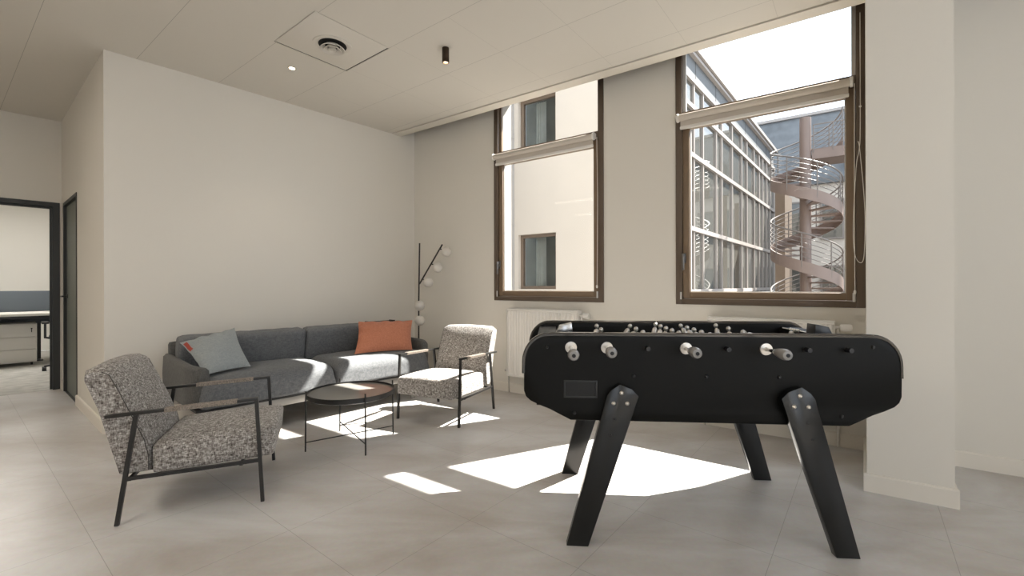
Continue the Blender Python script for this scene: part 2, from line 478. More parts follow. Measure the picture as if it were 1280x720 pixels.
# window openings in s coordinates
W1 = (-2.897, -1.655); W2 = (-1.022, 0.200); WZ0, WZ1 = 0.945, 3.16
sA = uB.dot(P1)
wall('wall_back', onB(sA-0.1), onB(3.3), 0, ZT, 0.12, WALL,
     [(W1[0]-sA+0.1, W1[1]-sA+0.1, WZ0, WZ1), (W2[0]-sA+0.1, W2[1]-sA+0.1, WZ0, WZ1)], 'off-white window wall')
# outer masonry leaf, with slightly wider openings
EXTW = mat('courtyard_render', (0.30, 0.28, 0.25), 0.9, noise=0.04, nscale=3)
SHADE_Z = 3.17
bm = NB(); M = basis(onB(0, DB+0.12), uB)
xs = [-4.6, W1[0]-0.05, W1[1]+0.25, W2[0]-0.05, W2[1]+0.25, 4.2]
for i, (x0, x1) in enumerate(zip(xs, xs[1:])):
    if i in (1, 3):
        box(bm, x0, x1, 0, 0.26, -3.5, 0.86, M=M); box(bm, x0, x1, 0, 0.26, SHADE_Z, 7.0, M=M)
    else: box(bm, x0, x1, 0, 0.26, -3.5, 7.0, M=M)
structure('wall_back_outer', bm, EXTW)

wall('wall_left', P2, P1+(P1-P2).normalized()*0.1, 0, ZT, 0.14, WALL, (), 'plain off-white wall behind the sofa')
wall('wall_corridor', P3, P2+(-uC)*0.0, 0, ZC, 0.12, WALL, [(2.33-2.17, 2.33-1.28, 0, 1.98)], 'corridor side wall with dark door')
# stub closing thickness at the outer corner between corridor wall and sofa wall
# end wall with glazed office opening
aD = a.dot(P3)
wall('wall_end', RL, P3, 0, ZC, 0.12, WALL, [((P3-RL).length-1.015, (P3-RL).length-0.015, 0, 2.0)], 'corridor end wall with open black-framed doorway')
# walls behind the camera, with unseen window openings added for fill daylight
Lr = (RL-RR).length
RW = [(0.6+i*1.75, 0.6+i*1.75+1.35, 0.5, 2.6) for i in range(1)]
wall('wall_rear', RR, RL, 0, ZT, 0.2, WALL, RW) if False else wall('wall_rear', RL, RR, 0, ZT, -0.2, WALL, [(Lr-h[1], Lr-h[0], h[2], h[3]) for h in RW])
wall('wall_right', RB, RR, 0, ZT, 0.2, WALL, [(1.6, 3.4, 0.6, 2.6), (4.0, 5.8, 0.6, 2.6)])

# pillar
Q1 = V(1.895, 2.395, 0); Q2 = V(2.178, 2.205, 0)
dside = V(0.6177, 0.7864, 0)
def toB(P, d): return P+d*((DB-nB.dot(P))/nB.dot(d))
slab('wall_pillar', [Q1, toB(Q1, dside)+nB*0.02, toB(Q2, dside)+nB*0.02, Q2], 0, ZT, WALL, 'square off-white pillar right of the windows')

# baseboards
e = 0.0
baseboard('baseboard_back', [(onB(sA), toB(Q1, dside)), (toB(Q2, dside), onB(3.2))], 'white baseboard along the window wall')
baseboard('baseboard_left', [(P2, P1)], 'white baseboard behind the sofa')
baseboard('baseboard_corridor', [(P3, P2-uC*-2.17), (P2+uC*1.28, P2-uC*0.015)], 'white baseboard in the corridor')
qa = Q1+(Q1-Q2).normalized()*0.0
ox = (Q2-Q1).normalized()
baseboard('baseboard_pillar', [(Q1-ox*0.015, Q2+ox*0.015), (toB(Q1, dside), Q1-dside*0.0), (Q2, toB(Q2, dside))], 'white baseboard around the pillar')
baseboard('baseboard_end', [(P3-a*0.015, P3)], None)

# ------------------------------------------------------------------ doors
# door_1: black frame of the open office doorway
d1 = thing('door_1', 'black metal frame of the open office doorway at far left', None, kind='structure')
M = basis(P3-a*1.015, a)
bm = NB()
box(bm, 0, 0.055, -0.012, 0.132, 0, 2.0, M=M); box(bm, 0.945, 1.0, -0.012, 0.132, 0, 2.0, M=M); box(bm, 0.055, 0.945, -0.012, 0.132, 1.955, 2.0, M=M)
obj('door_frame', bm, DOORFR, d1)
bm = NB()
box(bm, 0.925, 0.945, 0.05, 0.07, 0, 1.955, M=M); box(bm, 0.055, 0.925, 0.05, 0.07, 1.935, 1.955, M=M)
obj('door_stop', bm, DOORFR, d1)
# door_2 closed door in corridor wall
d2 = thing('door_2', 'closed dark grey-green door in the corridor side wall', None, kind='structure')
M = basis(P3, -uC)
x0, x1 = 2.33-2.17, 2.33-1.28
bm = NB()
box(bm, x0, x0+0.035, -0.006, 0.11, 0, 1.98, M=M); box(bm, x1-0.035, x1, -0.006, 0.11, 0, 1.98, M=M); box(bm, x0+0.035, x1-0.035, -0.006, 0.11, 1.945, 1.98, M=M)
obj('door_frame', bm, DOORFR, d2)
bm = NB(); box(bm, x0+0.037, x1-0.037, 0.018, 0.058, 0.006, 1.943, M=M); leaf = obj('door_leaf', bm, DOORGR, d2)
bm = NB()
lathe(bm, [(0.022, 0), (0.022, 0.008)], c=(x0+0.09, 0.012, 1.0), n=16, axis='y', M=M@Matrix.Diagonal((1, 1, 1, 1)))
b = bmesh.new(); tube(b, [(x0+0.09, 0.018, 1.0), (x0+0.09, -0.03, 1.0), (x0+0.2, -0.03, 1.0)], 0.008, 8); join(bm, b, M)
obj('door_handle', bm, BLACKM, leaf)
bm = NB(); box(bm, x0-0.1, x1+0.05, 0.125, 0.16, -0.05, 2.1, M=M); box(bm, x0, x1, 0.0, 0.125, -0.08, 0.0, M=M); structure('wall_behind_door', bm, DOORFR)  # dark backing added to stop outside light showing under the door

# ------------------------------------------------------------------ office seen through the doorway
oM = basis(P3-a*3.5+(-mW)*0.12, a)     # x along a, y away from the room
def rect(pts): return pts
fo = [P3-a*3.5-mW*0.0, P3+a*1.2-mW*0.0, P3+a*1.2-mW*4.3, P3-a*3.5-mW*4.3]
slab('floor_office', fo, -0.1, -0.001, CARPET, 'light grey carpet of the office beyond the doorway')
slab('ceiling_office', [fo[0]-mW*0.12, fo[1]-mW*0.12, fo[2], fo[3]], 2.7, 2.8, CEILP, None)
wall('wall_office_far', P3-a*3.5-mW*4.3, P3+a*1.2-mW*4.3, 0, 2.8, 0.1, WALLW, (), 'pale far wall of the office')
wall('wall_office_right', P3+a*1.2-mW*0.12, P3+a*1.2-mW*4.3, 0, 2.8, -0.1, WALLW)
wall('wall_office_left', P3-a*3.5-mW*0.12, P3-a*3.5-mW*4.3, 0, 2.8, 0.1, WALLW)
wall('wall_office_near', P3+a*0.0-mW*0.12, P3+a*1.2-mW*0.12, 0, 2.8, 0.1, WALLW)
# local helper: coords (A = along a, D = depth beyond sofa-wall metric m)
def am(A, m, z=0): p = a*A+mW*m; p.z = z; return p
ang_a = math.atan2(a.y, a.x)
# pedestal
ped = thing('drawer_pedestal', 'white three-drawer pedestal under the desk in the far office', 'pedestal', am(-0.05, -9.24), ang_a)
bm = NB(); box(bm, -0.38, 0.33, -0.02+0.02, 0.5, 0.045, 0.585, 0.004); obj('carcass', bm, WHITEF, ped)
for k in range(3):
    bm = NB(); z0 = 0.06+k*0.172; box(bm, -0.375, 0.325, -0.02, -0.001, z0, z0+0.166, 0.003); dr = obj('drawer', bm, WHITEF, ped)
    if k == 2:
        bm = NB(); lathe(bm, [(0.009, -0.006), (0.009, 0.002)], c=(0.28, -0.022, z0+0.11), n=12, axis='y'); b = bmesh.new(); box(bm, 0.276, 0.284, -0.03, -0.026, z0+0.06, z0+0.10); obj('lock', bm, BLACKM, dr)
for sx in (-0.33, 0.28):
    for yy in (0.05, 0.42):
        bm = NB(); lathe(bm, [(0.022, -0.012), (0.022, 0.012)], c=(sx, yy, 0.0225), n=14, axis='x'); obj('castor', bm, BLACKP, ped)
desk = thing('office_desk', 'white desk with dark steel underframe in the far office', 'desk', am(-0.2, -8.98), ang_a)
bm = NB(); box(bm, -1.4, 1.25, -0.0, 0.8, 0.70, 0.735, 0.003); obj('desk_top', bm, WHITEF, desk)
bm = NB(); box(bm, -1.3, 1.2, 0.06, 0.10, 0.665, 0.70); box(bm, -1.3, 1.2, 0.66, 0.70, 0.665, 0.70); obj('frame_rail', bm, BLACKM, desk)
for sx in (-1.28, 1.16):
    bm = NB(); box(bm, sx-0.02, sx+0.02, 0.06, 0.12, 0, 0.665); obj('leg', bm, BLACKM, desk)
    bm = NB(); box(bm, sx-0.02, sx+0.02, 0.66, 0.72, 0, 0.665); obj('leg', bm, BLACKM, desk)
scr = thing('desk_screen', 'blue-grey fabric privacy screen standing behind the far office desk', 'desk screen', am(-0.2, -9.80), ang_a)
bm = NB(); box(bm, -1.4, 1.25, 0, 0.03, 0.55, 1.04, 0.006); obj('screen_panel', bm, SCREENF, scr)
for x in (-1.08, 0.52):
    bm = NB(); box(bm, x-0.02, x+0.02, 0.0, 0.03, 0.01, 0.56); box(bm, x-0.04, x+0.04, -0.12, 0.15, 0, 0.015); obj('stand', bm, BLACKM, scr)
# task chair
tc = thing('task_chair', 'black swivel task chair at the far office desk beside the pedestal', 'chair', am(0.60, -8.42), ang_a)
bm = NB()
for k in range(5):
    an = 2*PI*k/5+0.5; tube(bm, [(0, 0, 0.09), (0.28*math.cos(an), 0.28*math.sin(an), 0.06)], 0.014, 8, rr=[0.02, 0.012])
obj('base', bm, BLACKP, tc)
for k in range(5):
    an = 2*PI*k/5+0.5; bm = NB(); lathe(bm, [(0.028, -0.02), (0.028, 0.02)], c=(0.28*math.cos(an), 0.28*math.sin(an), 0.028), n=12, axis='x'); obj('castor', bm, BLACKP, tc)
bm = NB(); tube(bm, [(0, 0, 0.07), (0, 0, 0.40)], 0.022, 12); obj('gas_lift', bm, BLACKP, tc)
bm = NB(); cushion(bm, 0.23, 0.23, 0.035, 0.03, 0.01, N=8, M=Matrix.Translation((0, 0, 0.43))); obj('seat', bm, BLACKP, tc)
bm = NB(); cushion(bm, 0.22, 0.02, 0.26, 0.02, 0.0, N=8, M=Matrix.Translation((0, -0.24, 0.72))@Matrix.Rotation(R(8), 4, 'X')); obj('backrest', bm, BLACKP, tc)
bm = NB(); tube(bm, [(0, -0.05, 0.40), (0, -0.27, 0.42), (0, -0.27, 0.62)], 0.015, 8, square=True); obj('back_support', bm, BLACKP, tc)
for sx in (-1, 1):
    bm = NB(); tube(bm, [(sx*0.2, 0, 0.42), (sx*0.27, 0, 0.44), (sx*0.27, 0, 0.62)], 0.012, 8, square=True); box(bm, sx*0.27-0.035, sx*0.27+0.035, -0.11, 0.13, 0.62, 0.645, 0.008); obj('armrest', bm, BLACKP, tc)

# ------------------------------------------------------------------ windows
def make_window(idx, W, label):
    s0, s1 = W
    w = thing('window_%d' % idx, label, None, onB(s0, DB), math.atan2(uB.y, uB.x), kind='structure')
    L = s1-s0; zt = WZ1
    f = 0.05
    bm = NB()
    # outer frame: y>0 outwards
    box(bm, 0, f, -0.012, 0.09, WZ0, zt, 0.003); box(bm, L-f, L, -0.012, 0.09, WZ0, zt, 0.003)
    box(bm, f, L-f, -0.012, 0.09, WZ0, WZ0+f-0.005, 0.003); box(bm, f, L-f, -0.012, 0.09, zt-f, zt, 0.003)
    obj('window_frame', bm, BROWND, w)
    bm = NB(); box(bm, f, L-f, -0.006, 0.085, 2.425, 2.505, 0.003); obj('transom', bm, BROWND, w)
    # opening sash
    bm = NB(); g = 0.052; a0, a1, b0, b1 = f+0.002, L-f-0.002, WZ0+f-0.003, 2.423
    box(bm, a0, a0+g, 0.004, 0.065, b0, b1, 0.004); box(bm, a1-g, a1, 0.004, 0.065, b0, b1, 0.004)
    box(bm, a0+g, a1-g, 0.004, 0.065, b0, b0+g, 0.004); box(bm, a0+g, a1-g, 0.004, 0.065, b1-g, b1, 0.004)
    sash = obj('sash', bm, BROWN, w)
    bm = NB(); k = 0.006
    box(bm, a0+g, a0+g+k, 0.03, 0.05, b0+g, b1-g); box(bm, a1-g-k, a1-g, 0.03, 0.05, b0+g, b1-g); box(bm, a0+g, a1-g, 0.03, 0.05, b0+g, b0+g+k)
    obj('gasket', bm, RUBBER, sash)
    bm = NB(); box(bm, a0+g, a1-g, 0.036, 0.042, b0+g, b1-g); obj('window_pane', bm, GLASS, sash)
    bm = NB(); box(bm, a0-0.002, a0+0.02, 0.03, 0.055, 2.505, zt-f); box(bm, a1-0.02, a1+0.002, 0.03, 0.055, 2.505, zt-f); obj('fixed_bead', bm, RUBBER if idx == 2 else BROWN, w)
    bm = NB(); box(bm, f, L-f, 0.038, 0.044, 2.505, zt-f); obj('transom_pane', bm, GLASS, w)
    # handle on the left stile
    bm = NB(); hz = 1.32
    hx = a0+0.012
    box(bm, hx-0.014, hx+0.014, -0.012, 0.004, hz-0.04, hz+0.04, 0.004)
    box(bm, hx-0.010, hx+0.010, -0.046, -0.012, hz+0.012, hz+0.032, 0.004)
    box(bm, hx-0.010, hx+0.010, -0.050, -0.034, hz-0.10, hz+0.032, 0.005)
    obj('handle', bm, mat('handle_grey_metal', (0.16, 0.15, 0.14), 0.3, 0.8), sash)
    # hinges at the lower corners
    for hx2 in (f-0.01, L-f-0.012):
        bm = NB(); tube(bm, [(hx2, -0.01, WZ0+0.04), (hx2, -0.01, WZ0+0.10)], 0.008, 8); obj('hinge', bm, RUBBER, w)
    # sill
    bm = NB(); box(bm, 0.0, L, 0.09, 0.40, WZ0-0.03, WZ0-0.005); obj('outer_sill', bm, ALU, w)
    return w
make_window(1, W1, 'left brown aluminium window looking onto a cream wall')
make_window(2, W2, 'right brown aluminium window looking onto the courtyard stair')

def make_blind(W, label, left):
    s0, s1 = W; L = s1-s0
    t = thing('roller_blind', label, 'roller blind', onB(s0, DB), math.atan2(uB.y, uB.x), group='roller blinds')
    x0, x1 = 0.03, L-0.075
    bm = NB(); tube(bm, [(x0+0.01, -0.055, 2.445), (x1-0.01, -0.055, 2.445)], 0.027, 18); obj('fabric_roll', bm, BLIND, t)
    bm = NB(); box(bm, x0+0.015, x1-0.015, -0.034, -0.031, 2.375, 2.45); obj('fabric_skirt', bm, BLIND, t)
    bm = NB(); box(bm, x0+0.012, x1-0.012, -0.044, -0.024, 2.355, 2.382, 0.006); obj('bottom_bar', bm, BLINDW, t)
    for xx in (x0, x1):
        bm = NB(); lathe(bm, [(0.031, -0.009), (0.034, -0.006), (0.034, 0.006), (0.031, 0.009)], c=(xx, -0.055, 2.445), n=20, axis='x'); box(bm, xx-0.006, xx+0.006, -0.055, -0.012, 2.43, 2.478); obj('bracket', bm, BLINDW, t)
    return t
b1 = make_blind(W1, 'raised beige roller blind on the left window', True)
b2 = make_blind(W2, 'raised beige roller blind on the right window', False)
def cord(parent, pts, r=0.0022, name='pull_cord'):
    bm = NB(); tube(bm, pts, r, 6); obj(name, bm, BLINDW, parent)
L1 = W1[1]-W1[0]; L2 = W2[1]-W2[0]
cord(b1, [(L1-0.055, -0.03, 2.44), (L1-0.05, -0.025, 1.9), (L1-0.053, -0.03, 1.25), (L1-0.056, -0.03, 1.10)])
bm = NB(); ball(bm, (L1-0.056, -0.03, 1.09), 0.011, (0.8, 0.8, 1.5), 12); obj('cord_weight', bm, BLINDW, b1)
def smooth(pts, n=6):
    P = [Vector(p) for p in pts]; out = []
    for i in range(len(P)-1):
        p0 = P[max(0, i-1)]; p1 = P[i]; p2 = P[i+1]; p3 = P[min(len(P)-1, i+2)]
        for k in range(n):
            t = k/n
            out.append(0.5*((2*p1)+(p2-p0)*t+(2*p0-5*p1+4*p2-p3)*t*t+(3*p1-p0-3*p2+p3)*t**3))
    out.append(P[-1]); return out
cord(b2, [(L2-0.058, -0.03, 2.44), (L2-0.060, -0.03, 1.7), (L2-0.058, -0.03, 1.06)])
cord(b2, smooth([(L2-0.028, -0.03, 2.9), (L2-0.028, -0.03, 2.15), (L2-0.035, -0.035, 1.99), (L2-0.05, -0.035, 1.88), (L2-0.066, -0.035, 1.5), (L2-0.058, -0.04, 1.30), (L2-0.025, -0.04, 1.245), (L2-0.008, -0.03, 1.32), (L2-0.005, -0.03, 1.6), (L2-0.03, -0.035, 1.98), (L2-0.04, -0.035, 2.05)]))
bm = NB(); ball(bm, (L2-0.058, -0.03, 1.05), 0.010, (0.8, 0.8, 1.6), 12); obj('cord_weight', bm, BLINDW, b2)
bm = NB(); ball(bm, (L2-0.028, -0.03, 2.28), 0.007, (1, 1, 1), 10); obj('cord_joiner', bm, BLINDW, b2)

# ------------------------------------------------------------------ radiators
def make_radiator(s0, s1, z0, z1, label, valve):
    t = thing('radiator', label, 'radiator', onB(s0, DB), math.atan2(uB.y, uB.x), group='panel radiators below the windows')
    L = s1-s0
    bm = NB()
    # front panel with vertical ribs
    n = int(L/0.033); pts = []
    b = bmesh.new()
    x = 0.012
    prof = [(0.0, -0.100), (0.012, -0.112)]
    step = (L-0.024)/n
    for i in range(n):
        xx = 0.012+i*step
        prof += [(xx+step*0.18, -0.112), (xx+step*0.30, -0.106), (xx+step*0.70, -0.106), (xx+step*0.82, -0.112)]
    prof += [(L-0.012, -0.112), (L, -0.100), (L, -0.092), (0.0, -0.092)]
    A = [b.verts.new((x_, y_, z0+0.02)) for x_, y_ in prof]; B = [b.verts.new((x_, y_, z1-0.025)) for x_, y_ in prof]
    for i in range(len(prof)): b.faces.new([A[i], A[(i+1) % len(prof)], B[(i+1) % len(prof)], B[i]])
    b.faces.new(A); b.faces.new(B[::-1]); join(bm, b)
    box(bm, 0.0, L, -0.112, -0.092, z1-0.025, z1-0.008, 0.004); box(bm, 0.0, L, -0.112, -0.092, z0, z0+0.02, 0.004)
    obj('front_panel', bm, RADW, t)
    bm = NB(); box(bm, 0, L, -0.045, -0.033, z0, z1-0.008, 0.004)
    for i in range(14): box(bm, 0.05+i*(L-0.1)/13-0.001, 0.05+i*(L-0.1)/13+0.001, -0.092, -0.045, z0+0.05, z1-0.04)
    obj('rear_panel', bm, RADW, t)
    bm = NB(); box(bm, 0.0, L, -0.114, -0.03, z1-0.008, z1, 0.003)
    for k in range(28): box(bm, 0.03+k*(L-0.06)/27-0.004, 0.03+k*(L-0.06)/27+0.004, -0.10, -0.045, z1, z1+0.0015)
    box(bm, -0.003, 0.0, -0.114, -0.03, z0+0.01, z1); box(bm, L, L+0.003, -0.114, -0.03, z0+0.01, z1); obj('top_grille', bm, RADW, t)
    for xx in (0.12, L-0.12):
        bm = NB(); box(bm, xx-0.015, xx+0.015, -0.034, 0.0, z0+0.05, z1-0.05); obj('wall_bracket', bm, RADW, t)
    vz = z1-0.045
    bm = NB(); tube(bm, [(L, -0.072, vz), (L+0.03, -0.072, vz)], 0.011, 10); lathe(bm, [(0.018, 0.03), (0.024, 0.036), (0.026, 0.085), (0.022, 0.095), (0.0, 0.097)], c=(L, -0.072, vz), n=20, axis='x'); obj('thermostat_valve', bm, BLINDW, t)
    bm = NB(); tube(bm, [(L+0.02, -0.072, vz), (L+0.02, -0.072, z0-0.02), (L+0.02, -0.02, z0-0.06), (L+0.02, -0.02, 0.0)], 0.008, 8); obj('supply_pipe', bm, RADW, t)
    bm = NB(); tube(bm, [(0.0, -0.072, z0+0.05), (-0.035, -0.072, z0+0.05)], 0.009, 10); tube(bm, [(-0.035, -0.072, z0+0.06), (-0.035, -0.03, z0+0.02), (-0.035, -0.022, 0.0)], 0.007, 8); lathe(bm, [(0.013, 0), (0.013, 0.03)], c=(-0.05, -0.072, z0+0.05), n=12, axis='x'); obj('return_valve', bm, CHROME, t)
make_radiator(-2.66, -1.864, 0.185, 0.868, 'white ribbed radiator on the wall below the left window', 1)
make_radiator(-0.762, 0.03, 0.185, 0.857, 'white radiator below the right window, mostly hidden by the football table', 1)

# ------------------------------------------------------------------ ceiling fittings
gx = V(0.787, -0.617, 0)
# diffuser panel
dp = thing('ceiling_diffuser', 'square ceiling panel with round air diffuser', 'air diffuser', V(-1.316, 3.297, ZC), math.atan2(gx.y, gx.x))
hh = 0.272
SHG = mat('shadow_gap', (0.05, 0.045, 0.04), 0.8)
bm = NB(); box(bm, -hh-0.014, hh, -hh, hh+0.014, -0.003, -0.0005); obj('recess_frame', bm, SHG, dp)  # dark plate stands in for shade along two sides of the panel
bm = NB(); box(bm, -hh-0.003, hh+0.015, -hh-0.015, hh+0.003, -0.0065, -0.003, 0.001); obj('panel', bm, CEILP, dp)
bm = NB(); box(bm, -hh-0.022, -hh-0.016, -hh-0.014, hh+0.022, -0.006, -0.0005); box(bm, -hh-0.016, hh+0.014, hh+0.016, hh+0.022, -0.006, -0.0005); obj('edge_profile', bm, CEILP, dp)
DZ = 0.0135
bm = NB()
lathe(bm, [(0.0, -0.0066), (0.135, -0.0066), (0.135, -0.012), (0.118, -0.016), (0.100, -0.009), (0.0, -0.007)], n=48)
obj('outer_ring', bm, CEILP, dp)
bm = NB(); lathe(bm, [(0.0, -0.009), (0.098, -0.009), (0.098, -0.010), (0, -0.010)], n=40); obj('throat', bm, HOLE, dp)
for r0, z0 in ((0.086, -0.038), (0.060, -0.045), (0.034, -0.050)):
    bm = NB(); lathe(bm, [(r0*0.62, z0+0.026), (r0, z0), (r0*0.97, z0-0.004), (r0*0.60, z0+0.022), (r0*0.62, z0+0.026)], n=40, caps=False); obj('cone', bm, CEILP, dp)
bm = NB(); tube(bm, [(0, 0, -0.010), (0, 0, -0.046)], 0.014, 12); obj('centre_screw', bm, CEILP, dp)
# recessed downlight
dl = thing('recessed_downlight', 'small lit recessed downlight beside the diffuser panel', 'downlight', V(-1.791, 3.655, ZC))
bm = NB(); lathe(bm, [(0.0, -0.0005), (0.032, -0.0005), (0.032, -0.004), (0.024, -0.005), (0.022, -0.002), (0.0, -0.002)], n=28); obj('trim_ring', bm, CEILP, dl)
bm = NB(); lathe(bm, [(0.0, -0.0024), (0.021, -0.0024), (0.021, -0.0034), (0.0, -0.0034)], n=24); obj('lens', bm, emit('lamp_lens', (1, 0.86, 0.66), 12), dl)
# surface spotlight
sp = thing('ceiling_spotlight', 'dark brown cylinder spotlight fixed under the ceiling', 'spotlight', V(-0.493, 3.354, ZC))
bm = NB(); lathe(bm, [(0.024, 0), (0.0265, -0.002), (0.0265, -0.108), (0.0235, -0.108), (0.022, -0.085), (0.0, -0.085)], n=28); obj('housing', bm, mat('bronze_metal', (0.045, 0.028, 0.017), 0.35, 0.5), sp)
bm = NB(); lathe(bm, [(0.0225, -0.105), (0.0228, -0.112), (0.0175, -0.112), (0.015, -0.100), (0.0225, -0.105)], n=28, caps=False); obj('reflector_ring', bm, mat('copper_ring', (0.62, 0.40, 0.27), 0.35, 0.3), sp)
bm = NB(); lathe(bm, [(0, -0.098), (0.0155, -0.098), (0.0155, -0.102), (0, -0.102)], n=20); obj('lens', bm, emit('spot_lens', (1, 0.85, 0.65), 9), sp)

def spot(loc, power, size=R(100), col=(1, 0.86, 0.7), radius=0.02):
    l = bpy.data.lights.new('spot_lamp', 'SPOT'); l.energy = power; l.spot_size = size; l.spot_blend = 0.8; l.color = col; l.shadow_soft_size = radius
    o = bpy.data.objects.new('spot_lamp', l); COL.objects.link(o); o.location = loc; return o
spot((-1.791, 3.655, ZC-0.03), 10); spot((-0.493, 3.354, ZC-0.125), 10, R(70))

# ------------------------------------------------------------------ sofa
sofa = thing('sofa', 'long charcoal grey two-cushion sofa against the left wall', 'sofa', V(-1.775, 4.025, 0), ang_a)
HL = 1.02
bm = NB(); cushion(bm, 0.478, 0.315, 0.098, 0.085, 0.022, N=16, rb=0.018, wrinkle=0.0015, seed=3, M=Matrix.Translation((-0.484, -0.115, 0.355))); obj('seat_cushion', bm, SOFAF, sofa)
bm = NB(); cushion(bm, 0.478, 0.315, 0.098, 0.085, 0.022, N=16, rb=0.018, wrinkle=0.0015, seed=5, M=Matrix.Translation((0.484, -0.115, 0.355))); obj('seat_cushion', bm, SOFAF, sofa)
for sx in (-1, 1):
    bm = NB(); cushion(bm, 0.480, 0.155, 0.075, 0.036, 0.018, N=16, wrinkle=0.002, seed=4+sx, M=Matrix.Translation((sx*0.484, 0.235, 0.56))@Matrix.Rotation(R(-80), 4, 'X')@Matrix.Rotation(PI, 4, 'X')@Matrix.Rotation(PI, 4, 'X')); obj('back_cushion', bm, SOFAF, sofa)
# back shell
bm = NB(); cushion(bm, HL-0.03, 0.035, 0.21, 0.03, N=10, M=Matrix.Translation((0, 0.355, 0.46))@Matrix.Rotation(R(-6), 4, 'X')); obj('back_shell', bm, SOFAARM, sofa)
# arms: curved panel, slightly lower to the front, front edge rolled inwards
for sx in (-1, 1):
    b = bmesh.new(); n = 16; rings = []
    for i in range(n+1):
        t = i/n; y = 0.385-t*0.765
        top = 0.570-0.022*t-0.014*max(0, (t-0.8)/0.2)**2
        inward = 0.05*max(0, (t-0.82)/0.18)**2
        bot = 0.262+0.03*max(0, (t-0.8)/0.2)**2
        out = sx*(HL-inward); inn = sx*(HL-0.06-inward*1.3)
        k = 0.018
        rings.append([b.verts.new(p) for p in [(out-sx*k*1.2, y, bot), (out, y, bot+k), (out+sx*0.006, y, (bot+top)/2), (out, y, top-k), (out-sx*k, y, top), (inn+sx*k, y, top), (inn, y, top-k), (inn, y, (bot+top)/2), (inn+sx*0.008, y, bot)]])
    q = len(rings[0])
    for i in range(n):
        for j in range(q): b.faces.new([rings[i][j], rings[i][(j+1) % q], rings[i+1][(j+1) % q], rings[i+1][j]])
    b.faces.new(rings[0]); b.faces.new(rings[-1][::-1])
    bmesh.ops.bevel(b, geom=[e for e in b.edges if abs(e.verts[0].co.y-e.verts[1].co.y) < 1e-4 and abs(e.verts[0].co.y-(0.385-0.765)) < 1e-4], offset=0.015, segments=3, affect='EDGES')
    bm = NB(); join(bm, b); obj('armrest', bm, SOFAARM, sofa, ang=50)
bm = NB(); box(bm, -HL+0.03, HL-0.03, -0.40, 0.36, 0.236, 0.258, 0.006); obj('base_frame', bm, BLACKM, sofa)
bm = NB(); box(bm, -HL+0.05, HL-0.05, -0.385, -0.345, 0.178, 0.236, 0.006); box(bm, -HL+0.05, HL-0.05, 0.28, 0.32, 0.178, 0.236, 0.006); obj('aluminium_beam', bm, ALU, sofa)
for sx in (-1, 1):
    for yy in (-0.365, 0.30):
        bm = NB(); box(bm, sx*0.80-0.02, sx*0.80+0.02, yy-0.012, yy+0.012, 0.0, 0.178, 0.003); obj('leg', bm, ALU, sofa)

# cushions lying on the sofa
def am3(A, m, z): return am(A, m, z)
GC = [am3(0.86, -4.10, 0.678), am3(1.22, -4.08, 0.766), am3(1.235, -3.76, 0.488), am3(0.915, -3.68, 0.478)]
gp = obj('throw_pillow', pillow(GC, 0.15, seed=2, sag=0.08), GREYP)
obj('red_print', pillow(GC, 0.15, seed=2, sag=0.08, N=8, patch=(0.012, 0.075, 0.10, 0.36)), REDP, gp)
tag(gp, 'pale blue-grey cushion with a small red mark leaning on the left end of the sofa', 'cushion', 'sofa cushions')
op = obj('throw_pillow', pillow([am3(2.28, -4.03, 0.752), am3(2.80, -3.87, 0.742), am3(2.655, -3.67, 0.470), am3(2.105, -3.79, 0.478)], 0.16, seed=5, sag=0.06), ORANGE)
tag(op, 'terracotta orange cushion at the right end of the sofa', 'cushion', 'sofa cushions')

